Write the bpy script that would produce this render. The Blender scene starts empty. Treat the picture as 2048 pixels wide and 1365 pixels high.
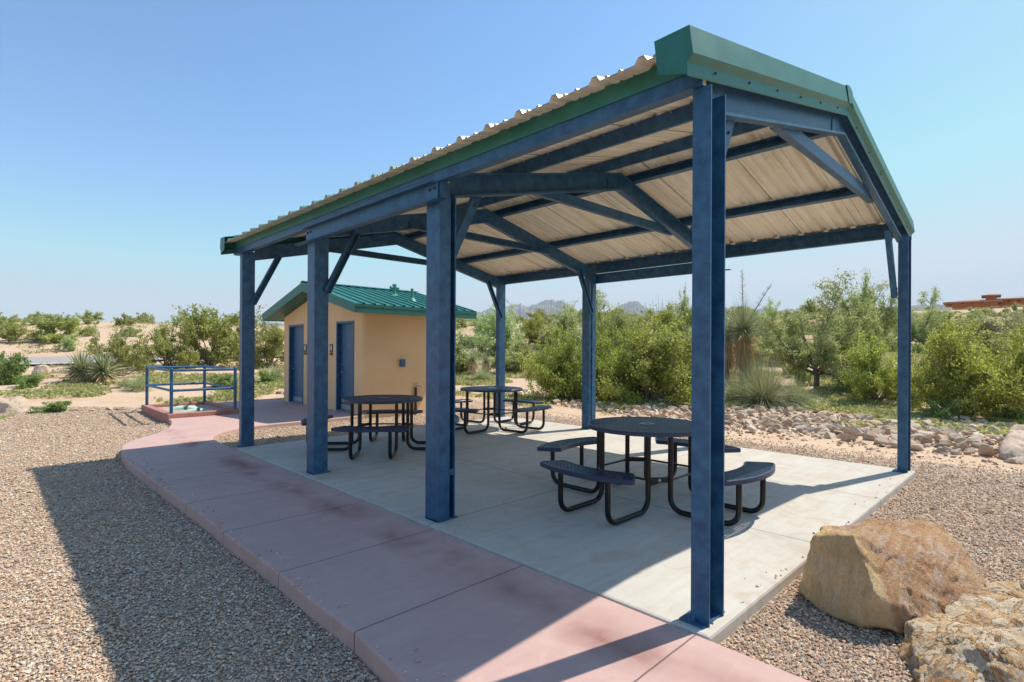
import bpy, bmesh, math, random
import numpy as np
from mathutils import Vector, Matrix, noise
R = math.radians
SC = bpy.context.scene
COL = SC.collection

# ------------------------------------------------------------------ camera
CX, CY, CZ = -3.004, -1.428, 1.6
YAW, PIT, ROL, FPX, PPY = 0.7758, 0.0013, 0.0046, 1081.3, 698.06
lat = Vector((math.cos(YAW), -math.sin(YAW), 0))
dep = Vector((math.sin(YAW), math.cos(YAW), 0))
upv = Vector((0, 0, 1))
fwd = dep*math.cos(PIT) + upv*math.sin(PIT)
U0 = upv*math.cos(PIT) - dep*math.sin(PIT)
rgt = lat*math.cos(ROL) + U0*math.sin(ROL)
U = U0*math.cos(ROL) - lat*math.sin(ROL)
cam = bpy.data.cameras.new('camera')
co = bpy.data.objects.new('camera', cam); COL.objects.link(co)
co.matrix_world = Matrix(((rgt.x, U.x, -fwd.x, CX), (rgt.y, U.y, -fwd.y, CY), (rgt.z, U.z, -fwd.z, CZ), (0, 0, 0, 1)))
cam.sensor_width = 36.0
cam.lens = FPX/2048*36
cam.shift_y = (PPY-682.5)/2048
cam.clip_start = 0.05
cam.clip_end = 20000
SC.camera = co

# ------------------------------------------------------------------ world, sun, exposure
SUN_EL = R(55.3)
sx, sy = 0.966, -0.257
W = bpy.data.worlds.new('World'); SC.world = W; W.use_nodes = True
nt = W.node_tree; nt.nodes.clear()
out = nt.nodes.new('ShaderNodeOutputWorld'); bg = nt.nodes.new('ShaderNodeBackground')
sky = nt.nodes.new('ShaderNodeTexSky'); sky.sky_type = 'NISHITA'; sky.sun_disc = False
sky.sun_elevation = SUN_EL; sky.sun_rotation = math.atan2(sx, sy)
sky.altitude = 1300; sky.air_density = 1.0; sky.dust_density = 1.2; sky.ozone_density = 2.0
bg.inputs['Strength'].default_value = 0.15
dk = nt.nodes.new('ShaderNodeMix'); dk.data_type = 'RGBA'; dk.blend_type = 'DARKEN'; dk.inputs[0].default_value = 1.0
dk.inputs[7].default_value = (2.95, 3.42, 3.9, 1)
hs = nt.nodes.new('ShaderNodeHueSaturation'); hs.inputs['Saturation'].default_value = 1.14; hs.inputs['Value'].default_value = .90
nt.links.new(sky.outputs[0], hs.inputs['Color']); tn = nt.nodes.new('ShaderNodeMix'); tn.data_type = 'RGBA'; tn.blend_type = 'MULTIPLY'; tn.inputs[0].default_value = 1.0
tn.inputs[7].default_value = (.92, 1.02, .98, 1); nt.links.new(hs.outputs[0], tn.inputs[6]); nt.links.new(tn.outputs[2], dk.inputs[6]); nt.links.new(dk.outputs[2], bg.inputs['Color']); nt.links.new(bg.outputs[0], out.inputs['Surface'])
sl = bpy.data.lights.new('sun', 'SUN'); sl.energy = 3.4; sl.angle = R(0.53); sl.color = (1.0, 0.93, 0.82)
so = bpy.data.objects.new('sun', sl); COL.objects.link(so)
ce = math.cos(SUN_EL)
so.rotation_euler = Vector((sx*ce, sy*ce, math.sin(SUN_EL))).to_track_quat('Z', 'Y').to_euler()
SC.view_settings.view_transform = 'Standard'; SC.view_settings.look = 'None'
SC.view_settings.gamma = 1.0
SC.view_settings.exposure = 0.82

# ------------------------------------------------------------------ helpers: tags
def tag(o, label=None, cat=None, group=None, kind=None):
    if label: o['label'] = label
    if cat: o['category'] = cat
    if group: o['group'] = group
    if kind: o['kind'] = kind
    return o
def empty(name, loc=(0, 0, 0), rz=0, label=None, cat=None, group=None):
    o = bpy.data.objects.new(name, None); COL.objects.link(o); o.empty_display_size = .2
    o.location = loc; o.rotation_euler = (0, 0, rz)
    return tag(o, label, cat, group)
def link(name, me, parent=None):
    o = bpy.data.objects.new(name, me); COL.objects.link(o)
    if parent is not None: o.parent = parent
    return o
def copy_tree(o, parent=None):
    c = o.copy(); COL.objects.link(c); c.parent = parent
    for ch in list(o.children): copy_tree(ch, c)
    return c

class MB:
    """collects polygons and builds ONE mesh object"""
    def __init__(s): s.v = []; s.f = []; s.m = []; s.mi = 0
    def add(s, vs, fs):
        n = len(s.v); s.v += [tuple(v) for v in vs]
        s.f += [tuple(n+i for i in f) for f in fs]; s.m += [s.mi]*len(fs); return s
    def box(s, a, b):
        x0, y0, z0 = a; x1, y1, z1 = b
        return s.add([(x0,y0,z0),(x1,y0,z0),(x1,y1,z0),(x0,y1,z0),(x0,y0,z1),(x1,y0,z1),(x1,y1,z1),(x0,y1,z1)],
                     [(3,2,1,0),(4,5,6,7),(0,1,5,4),(1,2,6,5),(2,3,7,6),(3,0,4,7)])
    def extrude(s, prof, org, ax, ay, az, L):
        """closed 2D profile (list of (a,b)) in ax/ay plane, extruded along az by L"""
        org, ax, ay, az = map(Vector, (org, ax, ay, az)); n = len(prof)
        vs = [org+ax*a+ay*b for a, b in prof] + [org+ax*a+ay*b+az*L for a, b in prof]
        fs = [tuple(range(n)), tuple(range(2*n-1, n-1, -1))]
        fs += [(i, i+n, (i+1) % n+n, (i+1) % n) for i in range(n)]
        return s.add(vs, fs)
    def bar(s, p0, p1, w, h, up=(0, 0, 1)):
        p0, p1 = Vector(p0), Vector(p1); d = (p1-p0); L = d.length; d.normalize()
        a = d.cross(Vector(up)).normalized(); b = a.cross(d)
        return s.extrude([(-w/2,-h/2),(w/2,-h/2),(w/2,h/2),(-w/2,h/2)], p0, a, b, d, L)
    def cee(s, p0, p1, dd, fd, D, F, t=.008, lip=.022):
        """C channel: web from p0..p1 line, depth along dd, flanges point along fd"""
        p0, p1 = Vector(p0), Vector(p1); d = p1-p0; L = d.length; d.normalize()
        pr = [(0,0),(0,F),(lip,F),(lip,F-t),(t,F-t),(t,t),(D-t,t),(D-t,F-t),(D-lip,F-t),(D-lip,F),(D,F),(D,0)]
        return s.extrude(pr, p0, Vector(dd).normalized(), Vector(fd).normalized(), d, L)
    def tube(s, pts, r, n=10, cap=True):
        pts = [Vector(p) for p in pts]; rr = r if isinstance(r, (list, tuple)) else [r]*len(pts)
        N = len(s.v); up = None
        for i, p in enumerate(pts):
            t = (pts[min(i+1, len(pts)-1)]-pts[max(i-1, 0)]).normalized()
            if up is None:
                up = t.orthogonal().normalized()
            up = (up - t*up.dot(t)).normalized(); b = t.cross(up)
            for k in range(n):
                a = 2*math.pi*k/n; s.v.append(tuple(p+(up*math.cos(a)+b*math.sin(a))*rr[i]))
        F = []
        for i in range(len(pts)-1):
            for k in range(n):
                F.append((N+i*n+k, N+i*n+(k+1) % n, N+(i+1)*n+(k+1) % n, N+(i+1)*n+k))
        if cap:
            F.append(tuple(N+k for k in range(n-1, -1, -1))); F.append(tuple(N+(len(pts)-1)*n+k for k in range(n)))
        s.f += F; s.m += [s.mi]*len(F); return s
    def disc(s, c, r, z0, z1, n=48, ri=0):
        cx, cy = c; vs = []; fs = []
        for k in range(n):
            a = 2*math.pi*k/n; vs += [(cx+r*math.cos(a), cy+r*math.sin(a), z0), (cx+r*math.cos(a), cy+r*math.sin(a), z1)]
            if ri: vs += [(cx+ri*math.cos(a), cy+ri*math.sin(a), z0), (cx+ri*math.cos(a), cy+ri*math.sin(a), z1)]
        q = 4 if ri else 2
        for k in range(n):
            a, b = k*q, ((k+1) % n)*q
            fs.append((a, b, b+1, a+1))
            if ri: fs += [(a+2, a+3, b+3, b+2), (a+1, b+1, b+3, a+3), (a, a+2, b+2, b)]
        if not ri:
            fs.append(tuple(k*2+1 for k in range(n))); fs.append(tuple(k*2 for k in range(n-1, -1, -1)))
        return s.add(vs, fs)
    def build(s, name, mats, parent=None, smooth=False, bevel=0):
        me = bpy.data.meshes.new(name); me.from_pydata(s.v, [], s.f)
        if not isinstance(mats, (list, tuple)): mats = [mats]
        for m in mats: me.materials.append(m)
        if len(mats) > 1: me.polygons.foreach_set('material_index', s.m)
        bm = bmesh.new(); bm.from_mesh(me); bmesh.ops.recalc_face_normals(bm, faces=bm.faces); bm.to_mesh(me); bm.free()
        if smooth:
            me.polygons.foreach_set('use_smooth', [True]*len(me.polygons))
            me.set_sharp_from_angle(angle=R(40))
        o = link(name, me, parent)
        if bevel:
            b = o.modifiers.new('b', 'BEVEL'); b.width = bevel; b.segments = 2; b.limit_method = 'ANGLE'; b.angle_limit = R(50)
        return o

def np_mesh(name, V, F, mat, smooth=False, mi=None):
    V = np.asarray(V, np.float32); F = np.asarray(F, np.int32); k = F.shape[1]
    me = bpy.data.meshes.new(name)
    me.vertices.add(len(V)); me.vertices.foreach_set('co', V.ravel())
    me.loops.add(F.size); me.loops.foreach_set('vertex_index', F.ravel())
    me.polygons.add(len(F)); me.polygons.foreach_set('loop_start', np.arange(0, F.size, k, dtype=np.int32))
    if not isinstance(mat, (list, tuple)): mat = [mat]
    for m in mat: me.materials.append(m)
    if mi is not None: me.polygons.foreach_set('material_index', np.asarray(mi, np.int32))
    me.update(calc_edges=True)
    me.polygons.foreach_set('use_smooth', np.full(len(F), smooth))
    me.validate()
    return me

# ------------------------------------------------------------------ helpers: projection onto the terrain
def ray(x, y):
    d = fwd + rgt*((x-1024)/FPX) - U*((y-PPY)/FPX)
    return d
def H(x, y):
    return float(Hn(np.array([x], float), np.array([y], float))[0])
def sstep(a, b, x):
    t = np.clip((x-a)/(b-a), 0, 1); return t*t*(3-2*t)
def wave(x, y):
    return (np.sin(x*.31+1.3*np.sin(y*.17))*.5+np.sin(y*.43+x*.21+2)*.3+np.sin(x*.83-y*.61)*.2)
def Hn(x, y):
    dx, dy = x-CX, y-CY; d = np.hypot(dx, dy)
    b = np.degrees(np.arctan2(dx*lat.x+dy*lat.y, dx*dep.x+dy*dep.y))
    base = np.interp(d, [0,15,17.5,20,23,27,32,36,41,47,54,62,100,400,3000],
                        [-.14,-.14,-.08,.06,.34,.8,1.22,1.5,2.6,3.6,4.2,4.45,4.6,3.0,0])
    m = np.interp(b, [-180,-60,-43,-12,18,43,70,180], [.8,.8,.78,.95,1.06,1.0,.9,.8])
    h = np.where(base > 0, base*m, base)
    h = h + 3.7*sstep(95, 112, d)*sstep(20, 34, b)*(1-sstep(180, 500, d))
    h = h + (.012+.045*sstep(-.9, .1, x))*(1-sstep(12, 16, d))
    h = h + sstep(17, 30, d)*(.10+.25*sstep(40, 60, d))*wave(x*.8, y*.8)*(1-sstep(200, 900, d))
    return h
def at(px, py):
    """point where the line of sight through a pixel of the photograph meets the terrain"""
    d = ray(px, py); h = math.hypot(d.x, d.y); t = 2.0; last = None
    while t < 300:
        x, y, z = CX+d.x/h*t, CY+d.y/h*t, CZ+d.z/h*t
        if z <= H(x, y): break
        t *= 1.004
    return Vector((x, y, H(x, y)))
def pd(px, py, dist):
    d = ray(px, py); h = math.hypot(d.x, d.y)
    return Vector((CX+d.x/h*dist, CY+d.y/h*dist, CZ+d.z/h*dist))
def mpp(p):     # metres per photograph pixel at a point
    return (Vector(p)-Vector((CX, CY, CZ))).dot(fwd)/FPX

# ------------------------------------------------------------------ materials
class NT:
    def __init__(s, name):
        s.m = bpy.data.materials.new(name); s.m.use_nodes = True; s.t = s.m.node_tree; s.t.nodes.clear()
        s.o = s.n('ShaderNodeOutputMaterial')
    def n(s, typ, **kw):
        n = s.t.nodes.new(typ)
        for k, v in kw.items(): setattr(n, k, v)
        return n
    def l(s, a, b): s.t.links.new(a, b)
    def val(s, sock, v):
        if isinstance(v, bpy.types.NodeSocket): s.l(v, sock)
        else: sock.default_value = v
    def coord(s, kind='Object', scale=None):
        c = s.n('ShaderNodeTexCoord').outputs[kind]
        if scale is None: return c
        m = s.n('ShaderNodeMapping'); s.l(c, m.inputs[0]); m.inputs['Scale'].default_value = scale
        return m.outputs[0]
    def geo(s): return s.n('ShaderNodeNewGeometry')
    def noise(s, vec, scale, detail=4, rough=.55, dist=0, out='Fac'):
        n = s.n('ShaderNodeTexNoise'); s.l(vec, n.inputs['Vector'])
        n.inputs['Scale'].default_value = scale; n.inputs['Detail'].default_value = detail
        n.inputs['Roughness'].default_value = rough; n.inputs['Distortion'].default_value = dist
        return n.outputs[out]
    def voro(s, vec, scale, feature='F1', out='Distance'):
        n = s.n('ShaderNodeTexVoronoi', feature=feature); s.l(vec, n.inputs['Vector']); n.inputs['Scale'].default_value = scale
        return n.outputs[out]
    def ramp(s, fac, stops, interp='LINEAR'):
        r = s.n('ShaderNodeValToRGB'); s.l(fac, r.inputs[0]); cr = r.color_ramp; cr.interpolation = interp
        while len(cr.elements) > 1: cr.elements.remove(cr.elements[-1])
        for i, (p, c) in enumerate(stops):
            e = cr.elements[0] if i == 0 else cr.elements.new(p)
            e.position = p; e.color = (*c, 1) if len(c) == 3 else c
        return r.outputs[0]
    def mix(s, fac, a, b, blend='MIX'):
        m = s.n('ShaderNodeMix', data_type='RGBA', blend_type=blend)
        s.val(m.inputs[0], fac)
        for k, v in ((6, a), (7, b)):
            if isinstance(v, tuple) and len(v) == 3: v = (*v, 1)
            s.val(m.inputs[k], v)
        return m.outputs[2]
    def math(s, op, a, b=0.0, c=None, clamp=False):
        m = s.n('ShaderNodeMath', operation=op, use_clamp=clamp); s.val(m.inputs[0], a); s.val(m.inputs[1], b)
        if c is not None: s.val(m.inputs[2], c)
        return m.outputs[0]
    def bump(s, h, strength=.3, dist=.01, normal=None):
        b = s.n('ShaderNodeBump'); s.l(h, b.inputs['Height']); b.inputs['Strength'].default_value = strength
        b.inputs['Distance'].default_value = dist
        if normal is not None: s.l(normal, b.inputs['Normal'])
        return b.outputs[0]
    def pbr(s, col, rough=.6, metal=0, normal=None, spec=.5, coat=0):
        p = s.n('ShaderNodeBsdfPrincipled'); s.val(p.inputs['Base Color'], (*col, 1) if isinstance(col, tuple) and len(col) == 3 else col)
        s.val(p.inputs['Roughness'], rough); s.val(p.inputs['Metallic'], metal)
        p.inputs['Specular IOR Level'].default_value = spec; p.inputs['Coat Weight'].default_value = coat
        if normal is not None: s.l(normal, p.inputs['Normal'])
        s.l(p.outputs[0], s.o.inputs['Surface']); return s.m

def paint(name, c, c2, rough=.45, scale=6, spec=.5, chip=None, amt=.6):
    t = NT(name); v = t.n('ShaderNodeNewGeometry').outputs['Position']
    n1 = t.noise(v, scale, 5, .6); n2 = t.noise(v, scale*9, 3, .7)
    f = t.math('MULTIPLY', t.ramp(n1, [(.35, (0,0,0)), (.68, (1,1,1))]), amt)
    col = t.mix(f, c, c2)
    col = t.mix(t.math('MULTIPLY', t.ramp(n2, [(.5, (0,0,0)), (.72, (1,1,1))]), .35), col, c2)
    if chip:
        k = t.ramp(t.noise(v, 14, 6, .7), [(.735, (0,0,0)), (.75, (1,1,1))]); col = t.mix(k, col, chip)
    r = t.math('MULTIPLY_ADD', n1, .25, rough-.12)
    return t.pbr(col, r, 0, t.bump(n2, .08, .002), spec)

M = {}
M['blue'] = paint('blue_paint', (.010,.060,.142), (.040,.158,.285), .42, 9, .5, (.11,.17,.23), .75)
M['blue_door'] = paint('blue_door_paint', (.036,.105,.20), (.085,.18,.29), .5, 4)
M['green'] = paint('green_paint', (.011,.118,.090), (.030,.195,.165), .45, 4)
M['green_roof'] = paint('green_roof_paint', (.012,.17,.115), (.035,.22,.16), .38, 3, .6)
M['cream'] = paint('cream_metal', (.82,.78,.64), (.68,.61,.46), .5, 2.2, .4)
def cream():
    t = NT('cream_sheet'); P = t.geo().outputs['Position']
    mp = t.n('ShaderNodeMapping'); t.l(P, mp.inputs[0]); mp.inputs['Scale'].default_value = (.5, 9, .5)
    n1 = t.noise(mp.outputs[0], 1.5, 5, .65); n2 = t.noise(P, 2.5, 5, .6); n3 = t.noise(mp.outputs[0], 7, 3, .6)
    c = t.mix(t.math('MULTIPLY', t.ramp(n1, [(.42, (0,0,0)), (.62, (1,1,1))]), .5), (.87,.82,.68), (.64,.56,.42))
    c = t.mix(t.math('MULTIPLY', t.ramp(n3, [(.5, (0,0,0)), (.7, (1,1,1))]), .35), c, (.58,.50,.38))
    c = t.mix(t.math('MULTIPLY', t.ramp(n2, [(.55, (0,0,0)), (.75, (1,1,1))]), .35), c, (.55,.44,.32))
    return t.pbr(c, .5, 0, None, .4)
M['cream'] = cream()
M['dark_blue'] = paint('dark_blue_plastic', (.016,.032,.075), (.028,.052,.11), .38, 8, .5, None, .5)
M['black'] = paint('black_tube', (.004,.004,.005), (.009,.009,.011), .32, 8, .4)
M['steel'] = paint('steel', (.32,.31,.30), (.45,.44,.42), .35, 20, .8)
M['grey_ring'] = paint('grey_blue_ring', (.13,.16,.20), (.2,.23,.27), .4, 20)
M['mint'] = paint('mint_pipe', (.38,.60,.47), (.50,.68,.56), .5, 6)
M['pvc'] = paint('green_vent', (.03,.27,.20), (.06,.3,.25), .5, 6)
M['brown_pipe'] = paint('brown_wrap', (.04,.022,.016), (.07,.045,.03), .8, 30)
M['bolt'] = paint('dark_bolt', (.015,.015,.02), (.05,.04,.035), .5, 20)
M['white'] = paint('white_sign', (.75,.76,.75), (.65,.66,.66), .5, 9)

def concrete(name, base, dark, stain, joints, axis_y, xjoints=(), streak=0.0, coarse=14):
    t = NT(name); g = t.geo(); P = g.outputs['Position']
    n1 = t.noise(P, .9, 6, .62, .6); n2 = t.noise(P, coarse, 5, .7); n3 = t.noise(P, 160, 3, .7)
    col = t.mix(t.ramp(n1, [(.38, (0,0,0)), (.66, (.8,.8,.8))]), base, dark)
    mp = t.n('ShaderNodeMapping'); t.l(P, mp.inputs[0]); mp.inputs['Rotation'].default_value = (0, 0, .25); mp.inputs['Scale'].default_value = (.7, 9, 1)
    n4 = t.noise(mp.outputs[0], 1.2, 5, .65)
    col = t.mix(t.math('MULTIPLY', t.ramp(n4, [(.42, (0,0,0)), (.75, (1,1,1))]), .40), col, stain)
    n5 = t.noise(P, 3.1, 5, .6, 1.2)
    col = t.mix(t.math('MULTIPLY', t.ramp(n5, [(.50, (0,0,0)), (.72, (1,1,1))]), .60), col, stain)
    sep = t.n('ShaderNodeSeparateXYZ'); t.l(P, sep.inputs[0])
    if streak:      # dirt band washed along the foot of the slab edge
        w = t.noise(P, 1.6, 3, .5); xx = t.math('MULTIPLY_ADD', w, .5, sep.outputs['X'])
        band = t.ramp(xx, [(0, (0,0,0)), (1, (0,0,0))])
        d = t.math('ABSOLUTE', t.math('ADD', xx, .22)); bnd = t.math('SUBTRACT', 1, t.math('DIVIDE', d, .24), clamp=True)
        br = t.ramp(t.noise(P, 1.05, 3, .6), [(.40, (0,0,0)), (.6, (1,1,1))])
        col = t.mix(t.math('MULTIPLY', t.math('MULTIPLY', bnd, br), streak), col, (.24,.10,.085))
    col = t.mix(t.math('MULTIPLY', t.ramp(n2, [(.4, (0,0,0)), (.7, (1,1,1))]), .30), col, dark)
    jm = None
    for (ax, c) in [('Y', j) for j in joints]+[('X', j) for j in xjoints]:
        wob = t.math('MULTIPLY_ADD', t.noise(P, 6, 3), .006, c-.003)
        dd = t.math('ABSOLUTE', t.math('SUBTRACT', sep.outputs[ax], wob))
        k = t.math('SUBTRACT', 1, t.math('DIVIDE', dd, .009), clamp=True)
        jm = k if jm is None else t.math('MAXIMUM', jm, k)
    mb_ = t.n('ShaderNodeMapping'); t.l(P, mb_.inputs[0]); mb_.inputs['Scale'].default_value = (4, 130, 4)
    bro = t.noise(mb_.outputs[0], 1.0, 3, .6)
    col = t.mix(t.math('MULTIPLY', t.ramp(bro, [(.45, (0,0,0)), (.7, (1,1,1))]), .22), col, dark)
    sp_ = t.ramp(n3, [(.60, (0,0,0)), (.72, (1,1,1))]); col = t.mix(t.math('MULTIPLY', sp_, .30), col, stain)
    h = t.math('MULTIPLY_ADD', bro, .35, t.math('MULTIPLY_ADD', n3, .15, t.math('MULTIPLY', n2, .3)))
    if jm is not None:
        col = t.mix(t.math('MULTIPLY', jm, .9), col, (.07,.045,.04))
        h = t.math('SUBTRACT', h, jm)
    return t.pbr(col, .85, 0, t.bump(h, .35, .006), .25)
M['slab'] = concrete('pale_concrete', (.58,.555,.50), (.48,.455,.40), (.43,.32,.22), (2.62,5.3), 'Y', (1.95,3.95))
M['walk'] = concrete('pink_concrete', (.54,.365,.325), (.48,.315,.28), (.60,.43,.37), (-1.3,.02,1.38,2.5,3.7,4.9,6.1,7.25,8.5,9.7), 'Y', (), .85)
M['curb'] = concrete('red_curb', (.45,.22,.17), (.38,.17,.13), (.5,.3,.24), (), 'Y')
M['patio'] = concrete('patio_concrete', (.51,.34,.30), (.45,.295,.26), (.5,.34,.28), (11.7,13.2,14.6), 'Y', (2.0,))

def ground_mat():
    t = NT('desert_ground'); P = t.geo().outputs['Position']
    a = t.n('ShaderNodeAttribute', attribute_name='gravel').outputs['Fac']
    # sandy soil
    n1 = t.noise(P, .35, 6, .65); n2 = t.noise(P, 3, 6, .7); n3 = t.noise(P, 30, 4, .75)
    soil = t.ramp(n1, [(.3, (.53,.37,.24)), (.5, (.59,.43,.295)), (.72, (.47,.30,.19))])
    soil = t.mix(t.math('MULTIPLY', t.ramp(n2, [(.45, (0,0,0)), (.7, (1,1,1))]), .45), soil, (.68,.54,.40))
    soil = t.mix(t.math('MULTIPLY', t.ramp(n3, [(.52, (0,0,0)), (.68, (1,1,1))]), .5), soil, (.28,.18,.13))
    # gravel
    vc = t.voro(P, 46, 'F1', 'Color'); vd = t.voro(P, 46, 'F1'); ve = t.voro(P, 46, 'DISTANCE_TO_EDGE')
    sp = t.n('ShaderNodeSeparateColor'); t.l(vc, sp.inputs[0])
    g = t.ramp(sp.outputs[0], [(0, (.25,.18,.13)), (.2, (.44,.32,.235)), (.4, (.60,.46,.33)), (.6, (.68,.54,.39)), (.75, (.48,.31,.22)), (.9, (.70,.58,.47)), (1, (.30,.25,.22))])
    g = t.mix(t.ramp(ve, [(0, (.75,.75,.75)), (.1, (0,0,0))]), g, (.13,.09,.07))
    gn = t.noise(P, 1.1, 5, .65)
    g = t.mix(t.math('MULTIPLY', t.ramp(gn, [(.5, (0,0,0)), (.72, (1,1,1))]), .55), g, (.58,.42,.30))
    am = t.math('ADD', a, t.math('MULTIPLY', t.math('SUBTRACT', t.noise(P, 2.2, 5, .7), .5), .9))
    am = t.ramp(am, [(.42, (0,0,0)), (.58, (1,1,1))])
    col = t.mix(am, soil, g)
    h = t.mix(am, t.math('MULTIPLY', n3, .6), t.math('MULTIPLY_ADD', vd, -1.0, t.math('MULTIPLY', sp.outputs[1], .5)))
    return t.pbr(col, .95, 0, t.bump(h, .9, .018), .15)
M['ground'] = ground_mat()
def pebble_mat(name='pebbles'):
    t = NT(name); g = t.geo()
    c = t.ramp(g.outputs['Random Per Island'], [(0, (.20,.14,.10)), (.12, (.40,.28,.19)), (.30, (.58,.42,.29)), (.5, (.70,.53,.365)), (.62, (.56,.33,.20)), (.75, (.60,.48,.35)), (.86, (.82,.70,.53)), (.95, (.27,.23,.20)), (1, (.84,.79,.68))])
    return t.pbr(c, .85, 0, None, .25)
M['pebble'] = pebble_mat()
def rock_mat(name, stops, vein, scale, veinamt=.5, bs=.6, rnd=False):
    t = NT(name); v = t.coord('Object')
    if rnd:
        r = t.n('ShaderNodeObjectInfo').outputs['Random']
        m = t.n('ShaderNodeVectorMath', operation='ADD'); t.l(v, m.inputs[0])
        cmb = t.n('ShaderNodeCombineXYZ'); t.l(t.math('MULTIPLY', r, 40), cmb.inputs[0]); t.l(cmb.outputs[0], m.inputs[1]); v = m.outputs[0]
        base = t.ramp(t.math('MULTIPLY_ADD', t.noise(v, scale, 5, .6), .55, t.math('MULTIPLY_ADD', r, .9, -.25)), stops)
    else:
        base = t.ramp(t.noise(v, scale, 7, .62, 1.4), stops)
    n2 = t.noise(v, scale*3.2, 8, .7, 2.2)
    base = t.mix(t.math('MULTIPLY', t.ramp(n2, [(.5, (0,0,0)), (.6, (1,1,1))]), veinamt), base, vein)
    n3 = t.noise(v, scale*11, 6, .75, .5)
    base = t.mix(t.math('MULTIPLY', t.ramp(n3, [(.5, (0,0,0)), (.72, (1,1,1))]), .5), base, (.17,.09,.05))
    h = t.math('MULTIPLY_ADD', n3, .6, t.math('MULTIPLY', t.noise(v, scale*5, 8, .7, 1.0), 1.0))
    return t.pbr(base, .85, 0, t.bump(h, bs, .03), .25)
def boulder_two():
    t = NT('two_tone_boulder'); P = t.geo().outputs['Position']
    ridge = pd(1726, 1130, 4.0); nrm = (rgt+Vector((0, 0, .18))).normalized()
    sb = t.n('ShaderNodeVectorMath', operation='SUBTRACT'); t.l(P, sb.inputs[0]); sb.inputs[1].default_value = ridge
    dt = t.n('ShaderNodeVectorMath', operation='DOT_PRODUCT'); t.l(sb.outputs[0], dt.inputs[0]); dt.inputs[1].default_value = nrm
    f = t.math('ADD', dt.outputs['Value'], t.math('MULTIPLY', t.math('SUBTRACT', t.noise(P, 4, 5, .7), .5), .16))
    f = t.ramp(f, [(.0, (0,0,0)), (.03, (1,1,1))])
    n1 = t.noise(P, 2.2, 7, .65, .8); n2 = t.noise(P, 7, 8, .72, 1.4); n3 = t.noise(P, 36, 5, .75)
    ochre = t.ramp(n1, [(.3, (.66,.42,.19)), (.5, (.80,.56,.28)), (.7, (.80,.62,.40))])
    brown = t.ramp(n1, [(.3, (.44,.23,.10)), (.44, (.60,.38,.20)), (.54, (.50,.27,.13)), (.68, (.68,.50,.36)), (.8, (.54,.28,.17))])
    c = t.mix(f, ochre, brown)
    c = t.mix(t.math('MULTIPLY', t.ramp(n2, [(.54, (0,0,0)), (.64, (1,1,1))]), t.math('MULTIPLY_ADD', f, .4, .12)), c, (.60,.50,.44))
    c = t.mix(t.math('MULTIPLY', t.ramp(n3, [(.55, (0,0,0)), (.7, (1,1,1))]), .5), c, (.20,.10,.06))
    h = t.math('MULTIPLY_ADD', n3, .35, n2)
    mp = t.n('ShaderNodeMapping'); t.l(P, mp.inputs[0]); mp.inputs['Rotation'].default_value = (.5, .7, .3); mp.inputs['Scale'].default_value = (3, 14, 3)
    st = t.noise(mp.outputs[0], 1.6, 7, .7, 1.2); h = t.math('MULTIPLY_ADD', st, 1.1, h)
    c = t.mix(t.math('MULTIPLY', t.ramp(st, [(.52, (0,0,0)), (.6, (1,1,1))]), t.math('MULTIPLY_ADD', f, .3, .15)), c, (.66,.57,.50))
    pit = t.ramp(t.noise(P, 60, 3, .6), [(.36, (0,0,0)), (.46, (1,1,1))]); h = t.math('MULTIPLY_ADD', pit, .12, h)
    return t.pbr(c, .85, 0, t.bump(h, .95, .04), .25)
M['boulder_a'] = boulder_two()
M['outcrop'] = rock_mat('ochre_boulder', [(.30, (.40,.24,.09)), (.44, (.50,.33,.15)), (.52, (.36,.17,.08)), (.64, (.47,.28,.16)), (.78, (.30,.11,.06))], (.52,.44,.36), 1.1, .40)
def boulder_band():
    t = NT('banded_boulder'); P = t.geo().outputs['Position']
    w = t.noise(P, 3.0, 4, .6, 2.5); n2 = t.noise(P, 9, 8, .72, 1.0); n3 = t.noise(P, 45, 5, .75)
    c = t.ramp(w, [(.30, (.66,.40,.15)), (.40, (.68,.53,.35)), (.47, (.76,.64,.48)), (.53, (.58,.33,.13)), (.58, (.70,.57,.40)), (.66, (.50,.24,.08)), (.74, (.72,.58,.42))])
    ln = t.ramp(t.math('ABSOLUTE', t.math('SUBTRACT', w, .505)), [(.0, (1,1,1)), (.012, (0,0,0))])
    l2 = t.ramp(t.math('ABSOLUTE', t.math('SUBTRACT', w, .62)), [(.0, (1,1,1)), (.010, (0,0,0))])
    c = t.mix(t.math('MULTIPLY', t.math('MAXIMUM', ln, l2), .75), c, (.20,.11,.07))
    c = t.mix(t.math('MULTIPLY', t.ramp(n2, [(.55, (0,0,0)), (.66, (1,1,1))]), .45), c, (.45,.28,.16))
    c = t.mix(t.math('MULTIPLY', t.ramp(n3, [(.56, (0,0,0)), (.7, (1,1,1))]), .45), c, (.25,.16,.10))
    h = t.math('MULTIPLY_ADD', n3, .4, t.math('MULTIPLY_ADD', n2, 1.2, t.math('MULTIPLY', ln, -.3)))
    return t.pbr(c, .88, 0, t.bump(h, 1.0, .04), .2)
M['boulder_b'] = boulder_band()
M['boulder_c'] = rock_mat('tan_boulder', [(.3, (.55,.42,.30)), (.5, (.62,.50,.38)), (.7, (.50,.34,.24))], (.4,.3,.24), 2, .4)
M['riprap'] = rock_mat('rubble_rock', [(0, (.36,.27,.20)), (.25, (.56,.45,.33)), (.45, (.54,.36,.23)), (.65, (.68,.58,.45)), (.85, (.54,.38,.23)), (1, (.44,.37,.30))], (.6,.55,.5), 3, .4, .5, True)
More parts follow.
